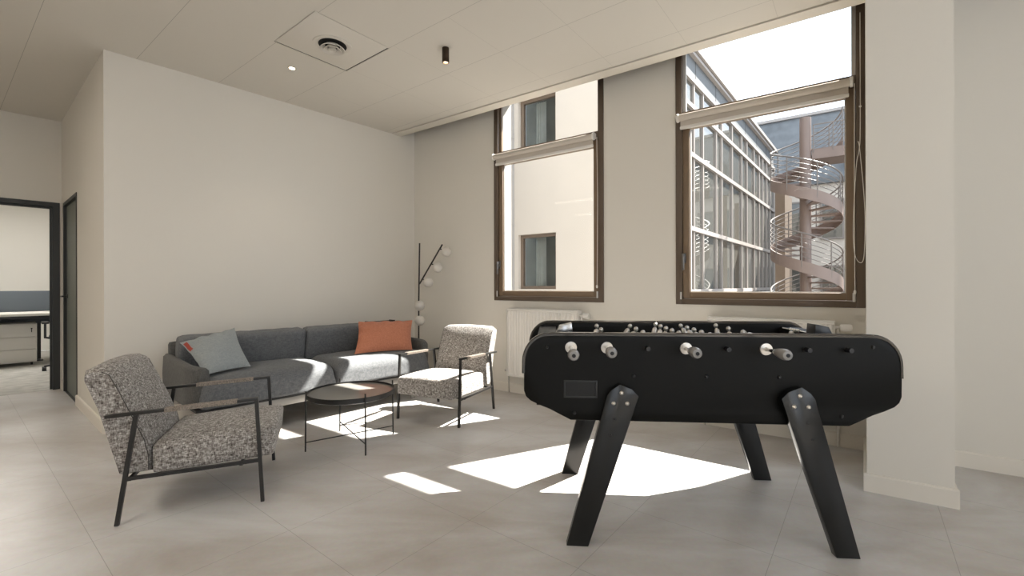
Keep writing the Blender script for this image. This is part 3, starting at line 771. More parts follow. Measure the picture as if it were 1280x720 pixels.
# ------------------------------------------------------------------ armchairs
def make_chair(label):
    t = thing('armchair', label, 'armchair', group='tweed armchairs with black steel frames')
    W = 0.295
    M0 = Matrix.Translation((0.085, 0, 0.28))
    # seat cushion
    bm = NB(); cushion(bm, 0.258, 0.264, 0.071, 0.030, 0.032, N=16, rb=0.018, M=Matrix.Translation((0.082, 0, 0.280))@Matrix.Rotation(R(-1.5), 4, 'Y'))
    for v in bm.verts:   # front face leans out slightly, as upholstered
        if v.co.x > 0.2: v.co.x += 0.02*(v.co.z-0.2)/0.15
    obj('seat', bm, TWEED, t)
    # backrest: profile in x,z swept over the width
    b = bmesh.new()
    prof = [(-0.295, 0.208), (-0.335, 0.35), (-0.385, 0.52), (-0.432, 0.685), (-0.430, 0.708), (-0.405, 0.722), (-0.365, 0.722), (-0.335, 0.705), (-0.292, 0.62), (-0.232, 0.48), (-0.192, 0.36), (-0.178, 0.28), (-0.180, 0.212)]
    n = 14; rings = []
    for i in range(n+1):
        u = -1+2*i/n; y = 0.262*u
        e = abs(u)
        ins = 0.018*max(0, (e-0.86)/0.14)**2
        bulge = 0.022*(1-u*u)
        ring = []
        cx = sum(p[0] for p in prof)/len(prof); cz = sum(p[1] for p in prof)/len(prof)
        for (x, z) in prof:
            fx = x+(bulge if x > -0.34 and z < 0.71 and z > 0.25 and x > -0.3-(z-0.25)*0.1 else 0)*min(1, (0.72-z)/0.1)
            d = Vector((x-cx, z-cz)); d.normalize()
            zz = z+(0.012*(1-u*u) if z > 0.69 else 0)
            ring.append(b.verts.new((fx-d.x*ins, y, zz-d.y*ins)))
        rings.append(ring)
    q = len(prof)
    for i in range(n):
        for j in range(q): b.faces.new([rings[i][j], rings[i][(j+1) % q], rings[i+1][(j+1) % q], rings[i+1][j]])
    b.faces.new(rings[0]); b.faces.new(rings[-1][::-1])
    bm = NB(); join(bm, b); bk = obj('backrest', bm, TWEED, t, ang=50)
    # seams along the side edge of the backrest
    for sy in (-1, 1):
        pts = []
        for i, (x, z) in enumerate(prof):
            if 6 <= i <= 12:
                d = Vector((x-cx, z-cz)).normalized(); pts.append((x-d.x*0.0165, sy*0.2615, z-d.y*0.0165))
        bm = NB(); tube(bm, pts, 0.0018, 6); obj('seam_piping', bm, SEAM, bk)
    for sy in (-1, 1):
        y = sy*W
        bm = NB(); tube(bm, [(-0.295, y, 0.0), (-0.222, y, 0.508)], 0.0085, 4, square=True); obj('leg', bm, BLACKM, t)
        bm = NB(); tube(bm, [(0.295, y, 0.0), (0.268, y, 0.532)], 0.0085, 4, square=True); obj('leg', bm, BLACKM, t)
        M = Matrix.Translation((0, y, 0))
        bm = NB(); prism(bm, [(-0.335, 0.498), (0.276, 0.520), (0.276, 0.534), (-0.335, 0.512)], -0.014, 0.014, M=M, bev=0.002); ar = obj('armrest', bm, BLACKM, t)
        # cord wrapping: fine ribs round the arm
        bm = NB()
        for k in range(48):
            x = -0.112+k*0.0062; z = 0.505+(x+0.335)*0.0360
            box(bm, x, x+0.0056, -0.0172, 0.0172, z-0.0105, z+0.0105, 0.002, 1, M=M)
        obj('cord_wrap', bm, WRAP, ar)
        bm = NB(); tube(bm, [(-0.262, y, 0.208), (0.283, y, 0.212)], 0.008, 4, square=True); obj('side_rail', bm, BLACKM, t)
    bm = NB(); tube(bm, [(0.20, -W, 0.203), (0.20, W, 0.203)], 0.007, 4, square=True); obj('cross_rail', bm, BLACKM, t)
    bm = NB(); tube(bm, [(-0.25, -W, 0.203), (-0.25, W, 0.203)], 0.007, 4, square=True); obj('cross_rail', bm, BLACKM, t)
    return t
SEAM = mat('dark_seam', (0.05, 0.045, 0.04), 0.9)
c1 = make_chair('left tweed armchair seen from its side, nearest the camera')
c1.location = (-1.667, 2.45, 0); c1.rotation_euler = (0, 0, math.atan2(0.393, 0.92))
c2 = copy_tree(c1); c2['label'] = 'sunlit tweed armchair facing the coffee table in front of the radiator'
c2.location = (-0.557, 3.86, 0); c2.rotation_euler = (0, 0, math.atan2(-0.905, -0.42))

# ------------------------------------------------------------------ coffee table
ct = thing('coffee_table', 'round smoky-topped coffee table on four thin black legs', 'coffee table', V(-1.131, 3.154, 0), 0)
bm = NB(); lathe(bm, [(0.0, 0.352), (0.286, 0.352), (0.286, 0.360), (0.0, 0.360)], n=72); obj('table_top', bm, TABLETOP, ct)
bm = NB(); lathe(bm, [(0.287, 0.372), (0.291, 0.372), (0.291, 0.340), (0.275, 0.332), (0.273, 0.335), (0.287, 0.343), (0.287, 0.372)], n=72, caps=False); obj('tray_rim', bm, BLACKM, ct)
LG = [R(36+90*k) for k in range(4)]
for an in LG:
    c, s = math.cos(an), math.sin(an)
    bm = NB(); tube(bm, [(0.302*c, 0.302*s, 0), (0.298*c, 0.298*s, 0.40)], 0.0055, 8); obj('leg', bm, BLACKM, ct)
for k, z in ((0, 0.060), (1, 0.072)):
    an = LG[k]; c, s = math.cos(an), math.sin(an)
    bm = NB(); tube(bm, [(0.30*c, 0.30*s, z), (-0.30*c, -0.30*s, z)], 0.004, 8); obj('stretcher', bm, BLACKM, ct)

# ------------------------------------------------------------------ floor lamp
fl = thing('floor_lamp', 'branched black floor lamp with five opal globes in the corner', 'floor lamp', V(-1.03, 5.0, 0), 0)
bm = NB(); lathe(bm, [(0, 0), (0.125, 0), (0.125, 0.012), (0.12, 0.016), (0, 0.016)], n=40); obj('base', bm, LAMPBLK, fl)
bm = NB(); tube(bm, [(-0.012, 0, 0.01), (-0.012, 0, 0.9), (0.0, 0, 1.576)], 0.0085, 12); obj('pole', bm, LAMPBLK, fl)
bm = NB(); tube(bm, [(-0.003, 0, 1.12), (0.254, 0, 1.562)], 0.0085, 12); obj('branch', bm, LAMPBLK, fl)
for (x, z, sx, sz) in ((0.303, 1.477, 0.225, 1.51), (0.205, 1.303, 0.128, 1.345), (0.102, 1.138, 0.03, 1.175), (0.008, 0.879, -0.01, 0.92), (0.010, 0.714, -0.01, 0.755)):
    bm = NB(); ball(bm, (x, -0.045, z), 0.056, n=28); g = obj('globe', bm, OPAL, fl)
    bm = NB(); tube(bm, [(sx, 0, sz), (x-(x-sx)*0.4, -0.03, z+(sz-z)*0.4+0.01)], 0.007, 8); obj('globe_holder', bm, LAMPBLK, g)

# wall bracket above the sofa, half hidden by the orange cushion
wb = thing('wall_bracket', 'small black rod bracket on the left wall above the orange cushion', 'wall bracket')
bm = NB(); tube(bm, [am(2.62, -4.46, 0.700), am(2.98, -4.46, 0.700)], 0.008, 8); obj('rod', bm, LAMPBLK, wb)
for A in (2.64, 2.95):
    bm = NB(); tube(bm, [am(A, -4.518, 0.700), am(A, -4.46, 0.700)], 0.01, 8); obj('fixing', bm, LAMPBLK, wb)

# ------------------------------------------------------------------ football table
ft = thing('football_table', 'black table football table with steel players and angled legs', 'football table', V(0.843, 2.2216, 0), R(-4.853))
def arc(cx, cz, r, a0, a1, n=8): return [(cx+r*math.cos(R(a0+(a1-a0)*i/n)), cz+r*math.sin(R(a0+(a1-a0)*i/n))) for i in range(n+1)]
# side outline (symmetric)
ZTP = 0.888
half = [(0.0, ZTP), (0.635, ZTP)]+[(0.655+0.11*math.sin(R(t))*1.0, ZTP-0.118*(1-math.cos(R(t)))) for t in range(10, 91, 10)]+[(0.766, 0.72), (0.766, 0.645), (0.757, 0.62), (0.738, 0.602), (0.70, 0.585), (0.655, 0.568), (0.61, 0.545), (0.565, 0.522)]
outline = half+[(-x, z) for x, z in reversed(half[1:])]
YO = 0.345
for sy, nm in ((-1, 'side_panel'), (1, 'side_panel')):
    bm = NB(); y0, y1 = (-YO, -YO+0.03) if sy < 0 else (YO-0.03, YO)
    prism(bm, outline, y0, y1, bev=0.002); sidep = obj(nm, bm, FOOS, ft)
    # rubber bead following the top edge and the rounded ends
    pts = [(-x, z) for x, z in reversed(half) if z > 0.70]+[(x, z) for x, z in half[1:] if z > 0.70]
    pts = [(x, (y0+y1)/2, z) for x, z in pts]
    b = bmesh.new()
    rings = []
    for i, p in enumerate(pts):
        p = Vector(p); d = Vector(pts[min(i+1, len(pts)-1)])-Vector(pts[max(i-1, 0)]); d.normalize(); nrm = Vector((-d.z, 0, d.x))
        prof = [(-0.018, -0.004), (-0.0185, 0.004), (-0.012, 0.009), (0.012, 0.009), (0.0185, 0.004), (0.018, -0.004)]
        rings.append([b.verts.new(p+Vector((0, yy, 0))+nrm*hh_) for yy, hh_ in prof])
    for i in range(len(rings)-1):
        for j in range(6): b.faces.new([rings[i][j], rings[i][(j+1) % 6], rings[i+1][(j+1) % 6], rings[i+1][j]])
    b.faces.new(rings[0]); b.faces.new(rings[-1][::-1])
    bm = NB(); join(bm, b); obj('edge_bead', bm, RIM, sidep)
    if sy < 0:
        for (x, z) in ((-0.665, 0.834), (0.656, 0.846), (-0.299, 0.715), (0.0, 0.716), (0.292, 0.718), (-0.549, 0.553), (0.535, 0.561)):
            bm = NB(); lathe(bm, [(0.0, -0.008), (0.005, -0.007), (0.008, 0.0), (0.0, 0.0)], c=(x, y0, z), n=14, axis='y'); obj('screw', bm, BLACKM, sidep)
        # coin tray frame
        bm = NB(); x0, x1, z0, z1 = -0.594, -0.452, 0.618, 0.693
        box(bm, x0, x1, y0-0.004, y0, z0, z0+0.007, 0.001); box(bm, x0, x1, y0-0.004, y0, z1-0.007, z1, 0.001); box(bm, x0, x0+0.007, y0-0.004, y0, z0, z1, 0.001); box(bm, x1-0.007, x1, y0-0.004, y0, z0, z1, 0.001)
        tr = obj('ball_tray_frame', bm, mat('satin_black_plastic', (0.02, 0.02, 0.019), 0.35), sidep)
        bm = NB(); box(bm, x0+0.007, x1-0.007, y0-0.001, y0, z0+0.007, z1-0.007); obj('ball_tray_opening', bm, HOLE, tr)
yi = YO-0.03
for sx in (-1, 1):
    bm = NB(); box(bm, sx*0.70-0.012, sx*0.70+0.012, -yi, yi, 0.575, 0.865, 0.002); obj('end_panel', bm, FOOS, ft)
bm = NB(); box(bm, -0.60, 0.60, -yi, yi, 0.53, 0.55); obj('bottom_board', bm, FOOS, ft)
bm = NB(); box(bm, -0.688, 0.688, -yi, yi, 0.738, 0.75); obj('playfield', bm, FIELD, ft)
for sx in (-1, 1):
    bm = NB(); prism(bm, [(sx*0.62, 0.75), (sx*0.62, 0.868), (sx*0.688, 0.868), (sx*0.688, 0.75)], -yi, yi, bev=0.002); dk = obj('goal_deck', bm, FOOS, ft)
# score counters on each end deck
for sx in (-1, 1):
    bm = NB(); x0 = sx*0.62
    prism(bm, [(sx*0.545, 0.862), (sx*0.550, 0.921), (sx*0.608, 0.908), (sx*0.628, 0.866)], -0.14, -0.07, bev=0.002)
    sc = obj('score_counter', bm, mat('brushed_chrome', (0.5, 0.5, 0.5), 0.25, 1.0) if sx < 0 else BLACKP, ft)
    if sx < 0: sc['label'] = 'chrome score counter'
    bm = NB(); tube(bm, [(sx*0.56, -0.17, 0.875), (sx*0.56, 0.17, 0.875)], 0.003, 8); obj('bead_wire', bm, CHROME, sc)
    bm = NB()
    for k in range(5): ball(bm, (sx*0.56, 0.02+k*0.018, 0.875), 0.0085, n=12)
    obj('bead', bm, CHROME, sc)
# rods with players
def player_mesh():
    bm = NB()
    ball(bm, (0, 0, 0.050), 0.0115, (1, 1, 1.1), 14)                      # head
    tube(bm, [(0, 0, 0.036), (0, 0, 0.026), (0, 0, 0.005), (0, 0, -0.02)], 0.01, 10, rr=[0.006, 0.013, 0.0145, 0.012])   # neck to torso
    tube(bm, [(0, -0.012, 0.024), (0.003, -0.017, 0.008), (0.006, -0.013, -0.006)], 0.0045, 8)
    tube(bm, [(0, 0.012, 0.024), (0.003, 0.017, 0.008), (0.006, 0.013, -0.006)], 0.0045, 8)
    for s in (-1, 1): tube(bm, [(0, s*0.005, -0.016), (0, s*0.006, -0.045), (0, s*0.006, -0.066)], 0.006, 8, rr=[0.008, 0.0065, 0.0055])
    box(bm, -0.009, 0.014, -0.012, 0.012, -0.080, -0.064, 0.003)          # shoe block
    me = bpy.data.meshes.new('player'); finish(bm); bm.to_mesh(me); bm.free(); me.materials.append(PLAYER); return me
PM = player_mesh()
rodx = [-0.563, -0.411, -0.243, -0.083, 0.081, 0.239, 0.397, 0.556]
counts = [1, 2, 3, 5, 5, 3, 2, 1]
near = {0: 0.235, 1: 0.165, 3: 0.15, 5: 0.175}
tilt = [0.25, 0.1, -0.5, 0.15, 0.5, -0.2, 1.2, 0.9]
for i, x in enumerate(rodx):
    z = 0.834
    isn = i in near
    y0 = -YO-(near[i] if isn else 0.028); y1 = YO+({0: 0.02, 1: 0.04, 3: 0.22, 5: 0.03}[i] if isn else 0.03)
    bm = NB(); tube(bm, [(x, y0+(0.09 if isn else 0), z), (x, y1, z)], 0.0075, 12); rod = obj('rod', bm, CHROME, ft)
    off = {0: 0.0, 1: 0.02, 2: 0.03, 3: 0.01, 4: 0.0, 5: 0.02, 6: 0.03, 7: 0.0}[i]
    n = counts[i]; spc = {1: 0, 2: 0.2, 3: 0.17, 5: 0.112}[n]
    for k in range(n):
        o = bpy.data.objects.new('player', PM); COL.objects.link(o); o.parent = rod
        o.location = (x, (k-(n-1)/2)*spc+off, z); o.rotation_euler = (0, tilt[i], 0 if i in near else PI)
    for sy in (-1, 1):
        bm = NB(); lathe(bm, [(0.0255 if isn or sy > 0 else 0.010, 0), (0.0245 if isn or sy > 0 else 0.009, 0.005), (0.009, 0.006), (0.008, 0.012)], c=(x, 0, z), n=24, axis='y', M=Matrix.Translation((0, sy*YO, 0))@Matrix.Rotation(0 if sy > 0 else PI, 4, 'Z')@Matrix.Translation((-2*x if sy < 0 else 0, 0, 0)))
        be = obj('bearing', bm, STEEL if isn else BLACKM, rod)
    if isn:
        bm = NB(); tube(bm, [(x, y1-0.03, z), (x, y1, z), (x, y1+0.012, z)], 0.01, 12, rr=[0.012, 0.017, 0.014]); obj('end_cap', bm, BLACKP, rod)
        bm = NB()
        prof = [(0.0, 0), (0.010, 0), (0.0175, 0.002), (0.0215, 0.012), (0.0225, 0.026), (0.0205, 0.05), (0.0160, 0.078), (0.0125, 0.095), (0.010, 0.098), (0.0, 0.098)]
        lathe(bm, prof, c=(x, y0, z), n=28, axis='y'); hd = obj('handle', bm, HANDLE, rod)
        bm = NB(); lathe(bm, [(0, -0.0012), (0.0075, -0.0012), (0.0075, 0.001), (0, 0.001)], c=(x, y0, z), n=16, axis='y'); obj('handle_end_hole', bm, HOLE, rod)
    else:
        bm = NB(); tube(bm, [(x, y0-0.003, z), (x, y0+0.02, z)], 0.0095, 12); obj('end_cap', bm, BLACKP, rod)
        bm = NB(); prof = [(0.0, 0.115), (0.010, 0.115), (0.0215, 0.10), (0.0205, 0.06), (0.013, 0.002), (0.0, 0.0)]
        lathe(bm, prof[::-1], c=(x, y1-0.01, z), n=24, axis='y'); obj('handle', bm, HANDLE, rod)
# legs
lp = [(0.362, 0.686), (0.312, 0.666), (0.284, 0.636), (0.494, 0.0), (0.586, 0.0), (0.415, 0.637), (0.398, 0.660)]
for sx in (-1, 1):
    for sy in (-1, 1):
        bm = NB(); y0, y1 = (-YO-0.035, -YO) if sy < 0 else (YO, YO+0.035)
        prism(bm, [(sx*x, z) for x, z in lp], y0, y1, bev=0.0025); lg = obj('leg', bm, FOOSL, ft)
        yo = y0 if sy < 0 else y1
        for (x, z) in ((0.355, 0.650), (0.332, 0.606), (0.388, 0.606)):
            bm = NB(); lathe(bm, [(0.0, -0.007), (0.005, -0.0065), (0.009, -0.002), (0.009, 0.0), (0, 0)], c=(0, 0, 0), n=16, axis='y', M=Matrix.Translation((sx*x, yo, z))@Matrix.Rotation(0 if sy < 0 else PI, 4, 'Z')); obj('bolt', bm, STEEL, lg)
        for (x, z) in ((0.385, 0.54), (0.402, 0.475)):
            bm = NB(); lathe(bm, [(0.0, -0.003), (0.005, -0.002), (0.006, 0.0), (0, 0)], c=(0, 0, 0), n=12, axis='y', M=Matrix.Translation((sx*x, yo, z))@Matrix.Rotation(0 if sy < 0 else PI, 4, 'Z')); obj('screw', bm, BLACKM, lg)

# ------------------------------------------------------------------ courtyard outside
CREAM = mat('cream_render', (0.53, 0.475, 0.415), 0.9, noise=0.02, nscale=2)
WHITEP = mat('white_panel', (0.36, 0.34, 0.32), 0.7)
ALUW = mat('pale_curtain_wall_metal', (0.29, 0.26, 0.24), 0.45)
PARA = mat('grey_parapet_panel', (0.10, 0.104, 0.108), 0.6)
def mirror_glass():
    m, nt, b = new_mat('facade_glass')
    b.inputs['Base Color'].default_value = (0.085, 0.082, 0.072, 1); b.inputs['Roughness'].default_value = 0.03
    b.inputs['Specular IOR Level'].default_value = 0.6; b.inputs['Coat Weight'].default_value = 0.15; b.inputs['Coat IOR'].default_value = 1.7
    return m
FGLASS = mirror_glass()
PAVE = mat('courtyard_paving', (0.20, 0.19, 0.175), 0.9, noise=0.15, nscale=1.2)
bm = NB(); box(bm, -25, 40, DB+0.38, 60, -3.6, -3.5, M=basis(V(0, 0, 0), uB)); g = structure('ground', bm, PAVE)

def pane_window(parent, M, x0, x1, z0, z1, fm, deep=0.06):
    bm = NB(); f = 0.07
    for q in ((x0, x0+f, z0, z1), (x1-f, x1, z0, z1), (x0+f, x1-f, z0, z0+f), (x0+f, x1-f, z1-f, z1)): box(bm, q[0], q[1], 0.0+deep, 0.08+deep, q[2], q[3], M=M)
    fr = obj('window', bm, fm, parent)
    bm = NB(); box(bm, x0+f, x1-f, 0.03+deep, 0.045+deep, z0+f, z1-f, M=M); obj('pane', bm, FGLASS, fr)
    return fr

# cream building opposite (wall parallel to ours at n = 8.5)
cb = thing('building', 'cream rendered building seen through the left window', 'building')
N1 = 8.5
# corners given by pixel columns of the photograph at that depth
def sAt(px, n):
    r = V((px-640)/560, 1, 0); k = n/nB.dot(r); return uB.dot(r*k)
sc0 = sAt(643, N1); sc1 = sAt(800, N1)
M = basis(V(0, 0, 0), uB)
wins = [(sAt(648, N1), sAt(695, N1), 1.02, 2.26), (sAt(649, N1), sAt(695, N1), 4.15, 5.35), (sAt(648, N1), sAt(695, N1), -2.1, -0.9)]
bm = NB()
xs = [sc0, wins[0][0], wins[0][1], sc1]
for i, (x0, x1) in enumerate(zip(xs, xs[1:])):
    if i == 1:
        zz = [-3.5, wins[2][2], wins[2][3], wins[0][2], wins[0][3], wins[1][2], wins[1][3], 8.5]
        for k in range(0, 8, 2): box(bm, x0, x1, N1, N1+0.3, zz[k], zz[k+1], M=M)
    else: box(bm, x0, x1, N1, N1+0.3, -3.5, 8.5, M=M)
box(bm, sc0, sc1, N1+0.9, N1+1.0, -3.5, 8.5, M=M)
obj('wall', bm, CREAM, cb)
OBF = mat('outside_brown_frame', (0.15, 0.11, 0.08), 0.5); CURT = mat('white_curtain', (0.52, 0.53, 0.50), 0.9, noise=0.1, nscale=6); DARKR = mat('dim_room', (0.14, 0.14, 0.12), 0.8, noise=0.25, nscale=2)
for w in wins:
    Mw = basis(nB*N1, uB); wf = pane_window(cb, Mw, w[0], w[1], w[2], w[3], OBF, deep=0.1)
    wf.children[0].data.materials[0] = GLASS
    wd = w[1]-w[0]
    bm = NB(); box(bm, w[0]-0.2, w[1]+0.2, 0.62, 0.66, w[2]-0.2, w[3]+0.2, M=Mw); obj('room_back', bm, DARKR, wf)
    bm = NB()
    b_ = bmesh.new(); n_ = 24
    lo = [b_.verts.new((w[0]+wd*(0.30+0.28*i/n_), 0.30+0.03*math.sin(i*1.3), w[2]+0.03)) for i in range(n_+1)]
    hi = [b_.verts.new((v_.co.x, v_.co.y, w[3]-0.05)) for v_ in lo]
    for i in range(n_): b_.faces.new([lo[i], lo[i+1], hi[i+1], hi[i]])
    bmesh.ops.solidify(b_, geom=list(b_.faces), thickness=0.01)
    join(bm, b_, Mw); obj('curtain', bm, CURT, wf)
# white wing coming towards us on the left of the left window
wb2 = thing('building', 'white sunlit wall wing at the left edge of the left window view', 'building')
Pc = uB*sc0+nB*N1; dR = V(0.635, 0.772, 0)
M2 = basis(Pc-dR*3.6, dR)
bm = NB()
for k in range(6): box(bm, 0, 3.59, 0.0, 0.3, -3.5+k*2.0, -3.5+k*2.0+1.985, M=M2)
box(bm, 0, 3.59, 0.01, 0.3, -3.5, 8.5, M=M2)
obj('wall', bm, WHITEP, wb2)

# curtain wall wing seen through the right window
Fo = uB*sc1+nB*N1
cw = thing('building', 'glass curtain wall wing on the left of the right window view', 'building')
Mf = basis(Fo, dR)
def kAt(px):
    r = (px-640)/560; return (r*Fo.y-Fo.x)/(dR.x-r*dR.y)
KE = kAt(967)
lev = [-3.5, -1.9, -0.6, 0.94, 2.48, 4.28, 5.46, 6.12]
kx = sorted([0.0, 0.7, 1.5, 2.3]+[kAt(p) for p in (866, 877.5, 894, 901, 914, 926, 932.5, 941.7, 948, 952.5, 957.5, 962)]+[KE])
bm = NB()
for k in kx: box(bm, k-0.026, k+0.026, -0.05, 0.06, -3.5, 6.12, M=Mf)
obj('mullions', bm, ALUW, cw)
bm = NB()
for z in lev: box(bm, 0, KE, -0.075, 0.06, z-0.055, z+0.055, M=Mf)
obj('rails', bm, ALUW, cw)
# floors and rear wall inside so that the glass has depth
for k0, k1 in zip(kx, kx[1:]):
    for z0, z1 in zip(lev[3:], lev[4:]):
        bm = NB(); box(bm, k0+0.035, k1-0.035, 0.0, 0.02, z0+0.055, z1-0.055, M=Mf); obj('pane', bm, FGLASS, cw)
bm = NB(); box(bm, 0.0, KE, 0.0, 0.02, -3.5, 0.9, M=Mf); obj('lower_glazing', bm, FGLASS, cw)
bm = NB(); box(bm, 0, KE, 0.0, 0.25, 6.17, 6.82, M=Mf)
obj('parapet', bm, PARA, cw)
bm = NB(); box(bm, 0, KE+0.1, -0.16, 0.35, 6.82, 6.93, M=Mf); box(bm, 0, KE+0.05, -0.10, 0.0, 6.72, 6.80, M=Mf); obj('coping', bm, ALUW, cw)
bm = NB()
for k in (1.6, 3.4, 5.2, 7.0, 8.8, 10.6, 12.4): box(bm, k-0.01, k+0.01, -0.006, 0.0, 6.17, 6.72, M=Mf)
obj('panel_joints', bm, SHG, cw)
bm = NB(); box(bm, 1.8, KE, 0.4, 6.5, 6.2, 6.5, M=Mf); box(bm, 1.8, KE, 1.5, 6.5, -3.5, 6.2, M=Mf); obj('roof_slab', bm, PARA, cw)
bm = NB(); box(bm, 0, KE, -0.55, -0.08, 0.72, 0.86, M=Mf); obj('ledge', bm, WHITEP, cw)

# slate roofed building at the far end
SL = mat('slate_zinc_roof', (0.115, 0.122, 0.13), 0.6, noise=0.30, nscale=2.2)
fb = thing('building', 'far building with a tall slate blue roof behind the spiral stair', 'building')
N2 = 24.0; Ms = basis(V(0, 0, 0), uB)
sL, sR = -4.0, 14.0
b = bmesh.new()
A = [(sL, N2, 5.7), (sR, N2, 5.7), (sR, N2+1.0, 8.95), (sL, N2+1.0, 8.95), (sL, N2+6, 8.95), (sR, N2+6, 8.95), (sL, N2+6, 5.7), (sR, N2+6, 5.7)]
v = [b.verts.new(p) for p in A]
for f in ((0, 1, 2, 3), (3, 2, 5, 4), (4, 5, 7, 6), (6, 7, 1, 0), (0, 3, 4, 6), (1, 7, 5, 2)): b.faces.new([v[i] for i in f])
bm = NB(); join(bm, b, Ms); rf = obj('roof', bm, SL, fb)
bm = NB(); box(bm, sL, sR, N2+0.9, N2+1.3, 8.95, 9.08, M=Ms); obj('ridge_cap', bm, ALUW, rf)
bm = NB(); box(bm, sL, sR, N2+0.1, N2+6, -3.5, 5.7, M=Ms); obj('wall', bm, CREAM, fb)
bm = NB(); box(bm, sL, sR, N2-0.15, N2+0.1, 5.55, 5.75, M=Ms); obj('gutter', bm, PARA, fb)
BR2 = mat('far_window_frame', (0.20, 0.17, 0.15), 0.5)
for z0 in (-2.6, 0.2, 3.1):
    for s in [x*1.35-3 for x in range(12)]:
        pane_window(fb, basis(nB*N2, uB), s, s+0.85, z0, z0+1.75, BR2, deep=0.0)
for s in (0.6, 4.6):
    bm = NB(); box(bm, s, s+1.3, N2-0.02, N2+0.9, 6.0, 7.2, M=Ms); dm = obj('dormer', bm, PARA, fb)
    bm = NB(); box(bm, s+0.12, s+1.18, N2-0.05, N2-0.02, 6.12, 7.08, M=Ms); obj('pane', bm, FGLASS, dm)

# low white link building on the right
lb = thing('building', 'low pale building with dark windows right of the spiral stair', 'building')
Ml = basis(nB*21.0, uB)
bm = NB(); box(bm, 3.2, 12, 0, 2.5, -3.5, 4.3, M=Ml); obj('wall', bm, WHITEP, lb)
for x in (3.8, 5.4, 7.0):
    for z in (0.6, 2.7):
        bm = NB(); box(bm, x, x+1.1, -0.03, 0.0, z, z+1.2, M=Ml); obj('window', bm, FGLASS, lb)
bm = NB(); box(bm, 3.1, 12, -0.2, 2.6, 4.3, 4.45, M=Ml); obj('roof_edge', bm, PARA, lb)

# spiral stair
ST = mat('rust_brown_steel', (0.165, 0.118, 0.098), 0.5, noise=0.1, nscale=3)
STR = mat('pale_painted_rail', (0.14, 0.12, 0.108), 0.45)
SX, SY = 8.85, 13.5
st = thing('spiral_stair', 'rust brown steel spiral staircase in the courtyard', 'spiral staircase', V(SX, SY, -3.5))
bm = NB(); tube(bm, [(0, 0, 0), (0, 0, 9.62)], 0.15, 24); obj('column', bm, ST, st)
RO = 0.90; PITCH = 2.12; ZTOP = 5.15+3.5
THT = 0.0; THE = R(360*3.6)
def zt(th): return ZTOP+0.22-th/(2*PI)*PITCH
# azimuth: th=0 at the right (as seen from the room), then behind, left, front
va = math.atan2(SY, SX)            # viewing azimuth
def azi(th): return va-PI/2+th
def sp_pt(r, th, z): return (r*math.cos(azi(th)), r*math.sin(azi(th)), z)
def ribbon(r0, r1, z0, z1, name, m, steps=170):
    b = bmesh.new(); rings = []
    for i in range(steps+1):
        th = THE*i/steps; z = zt(th)
        rings.append([b.verts.new(sp_pt(r, th, z+dz)) for r, dz in ((r0, z0), (r1, z0), (r1, z1), (r0, z1))])
    for A, B in zip(rings, rings[1:]):
        for j in range(4): b.faces.new([A[j], A[(j+1) % 4], B[(j+1) % 4], B[j]])
    b.faces.new(rings[0]); b.faces.new(rings[-1][::-1])
    return b
bm = NB(); join(bm, ribbon(RO, RO+0.02, -0.24, 0.10, '', None)); obj('outer_stringer', bm, ST, st)
nst = int(THE/(2*PI)*13)
for i in range(nst):
    t0 = THE*i/nst; t1 = t0+THE/nst*1.12; z = zt(t1)-0.02
    b = bmesh.new()
    pp = [sp_pt(0.14, t0, z), sp_pt(RO, t0, z), sp_pt(RO, (t0+t1)/2, z), sp_pt(RO, t1, z), sp_pt(0.14, t1, z)]
    A = [b.verts.new(p) for p in pp]; B = [b.verts.new((p[0], p[1], p[2]-0.045)) for p in pp]
    b.faces.new(A); b.faces.new(B[::-1])
    for j in range(5): b.faces.new([A[j], A[(j+1) % 5], B[(j+1) % 5], B[j]])
    bm = NB(); join(bm, b); obj('tread', bm, ST, st)
for k in range(6):
    h = 0.22+k*0.135; steps = 160
    pts = [sp_pt(RO+0.01, THE*i/steps, zt(THE*i/steps)+h) for i in range(steps+1)]
    bm = NB(); tube(bm, pts, 0.022 if k == 5 else 0.010, 6); obj('handrail' if k == 5 else 'guard_rail', bm, STR, st)
npst = 27
for i in range(npst):
    th = THE*i/npst; p = sp_pt(RO+0.01, th, zt(th))
    bm = NB(); tube(bm, [(p[0], p[1], p[2]-0.1), (p[0], p[1], p[2]+0.9)], 0.016, 6); obj('baluster', bm, STR, st)
# top landing to the right
e1 = V(math.cos(azi(0)), math.sin(azi(0)), 0); e2 = V(-e1.y, e1.x, 0)
Mt = basis(V(0, 0, 0), e1)
bm = NB(); box(bm, 0.16, 1.15, -0.05, 1.0, ZTOP-0.30, ZTOP-0.02, M=Mt); box(bm, 1.15, 2.6, 0.2, 1.0, ZTOP-0.30, ZTOP-0.02, M=Mt); obj('landing', bm, ST, st)
for h in (0.12, 0.24, 0.36, 0.48, 0.60, 0.72):
    bm = NB(); tube(bm, [V(*[*(e1*0.2+e2*-0.05)][:2], ZTOP+h), V(*[*(e1*1.15+e2*-0.05)][:2], ZTOP+h), V(*[*(e1*1.15+e2*0.3)][:2], ZTOP+h), V(*[*(e1*2.5+e2*0.3)][:2], ZTOP+h)], 0.018 if h > 0.7 else 0.009, 6); obj('landing_rail', bm, STR, st)
for q in ((0.2, -0.05), (0.68, -0.05), (1.15, -0.05), (1.8, 0.3), (2.5, 0.3)):
    p = e1*q[0]+e2*q[1]; bm = NB(); tube(bm, [(p.x, p.y, ZTOP-0.1), (p.x, p.y, ZTOP+0.72)], 0.014, 6); obj('landing_post', bm, STR, st)
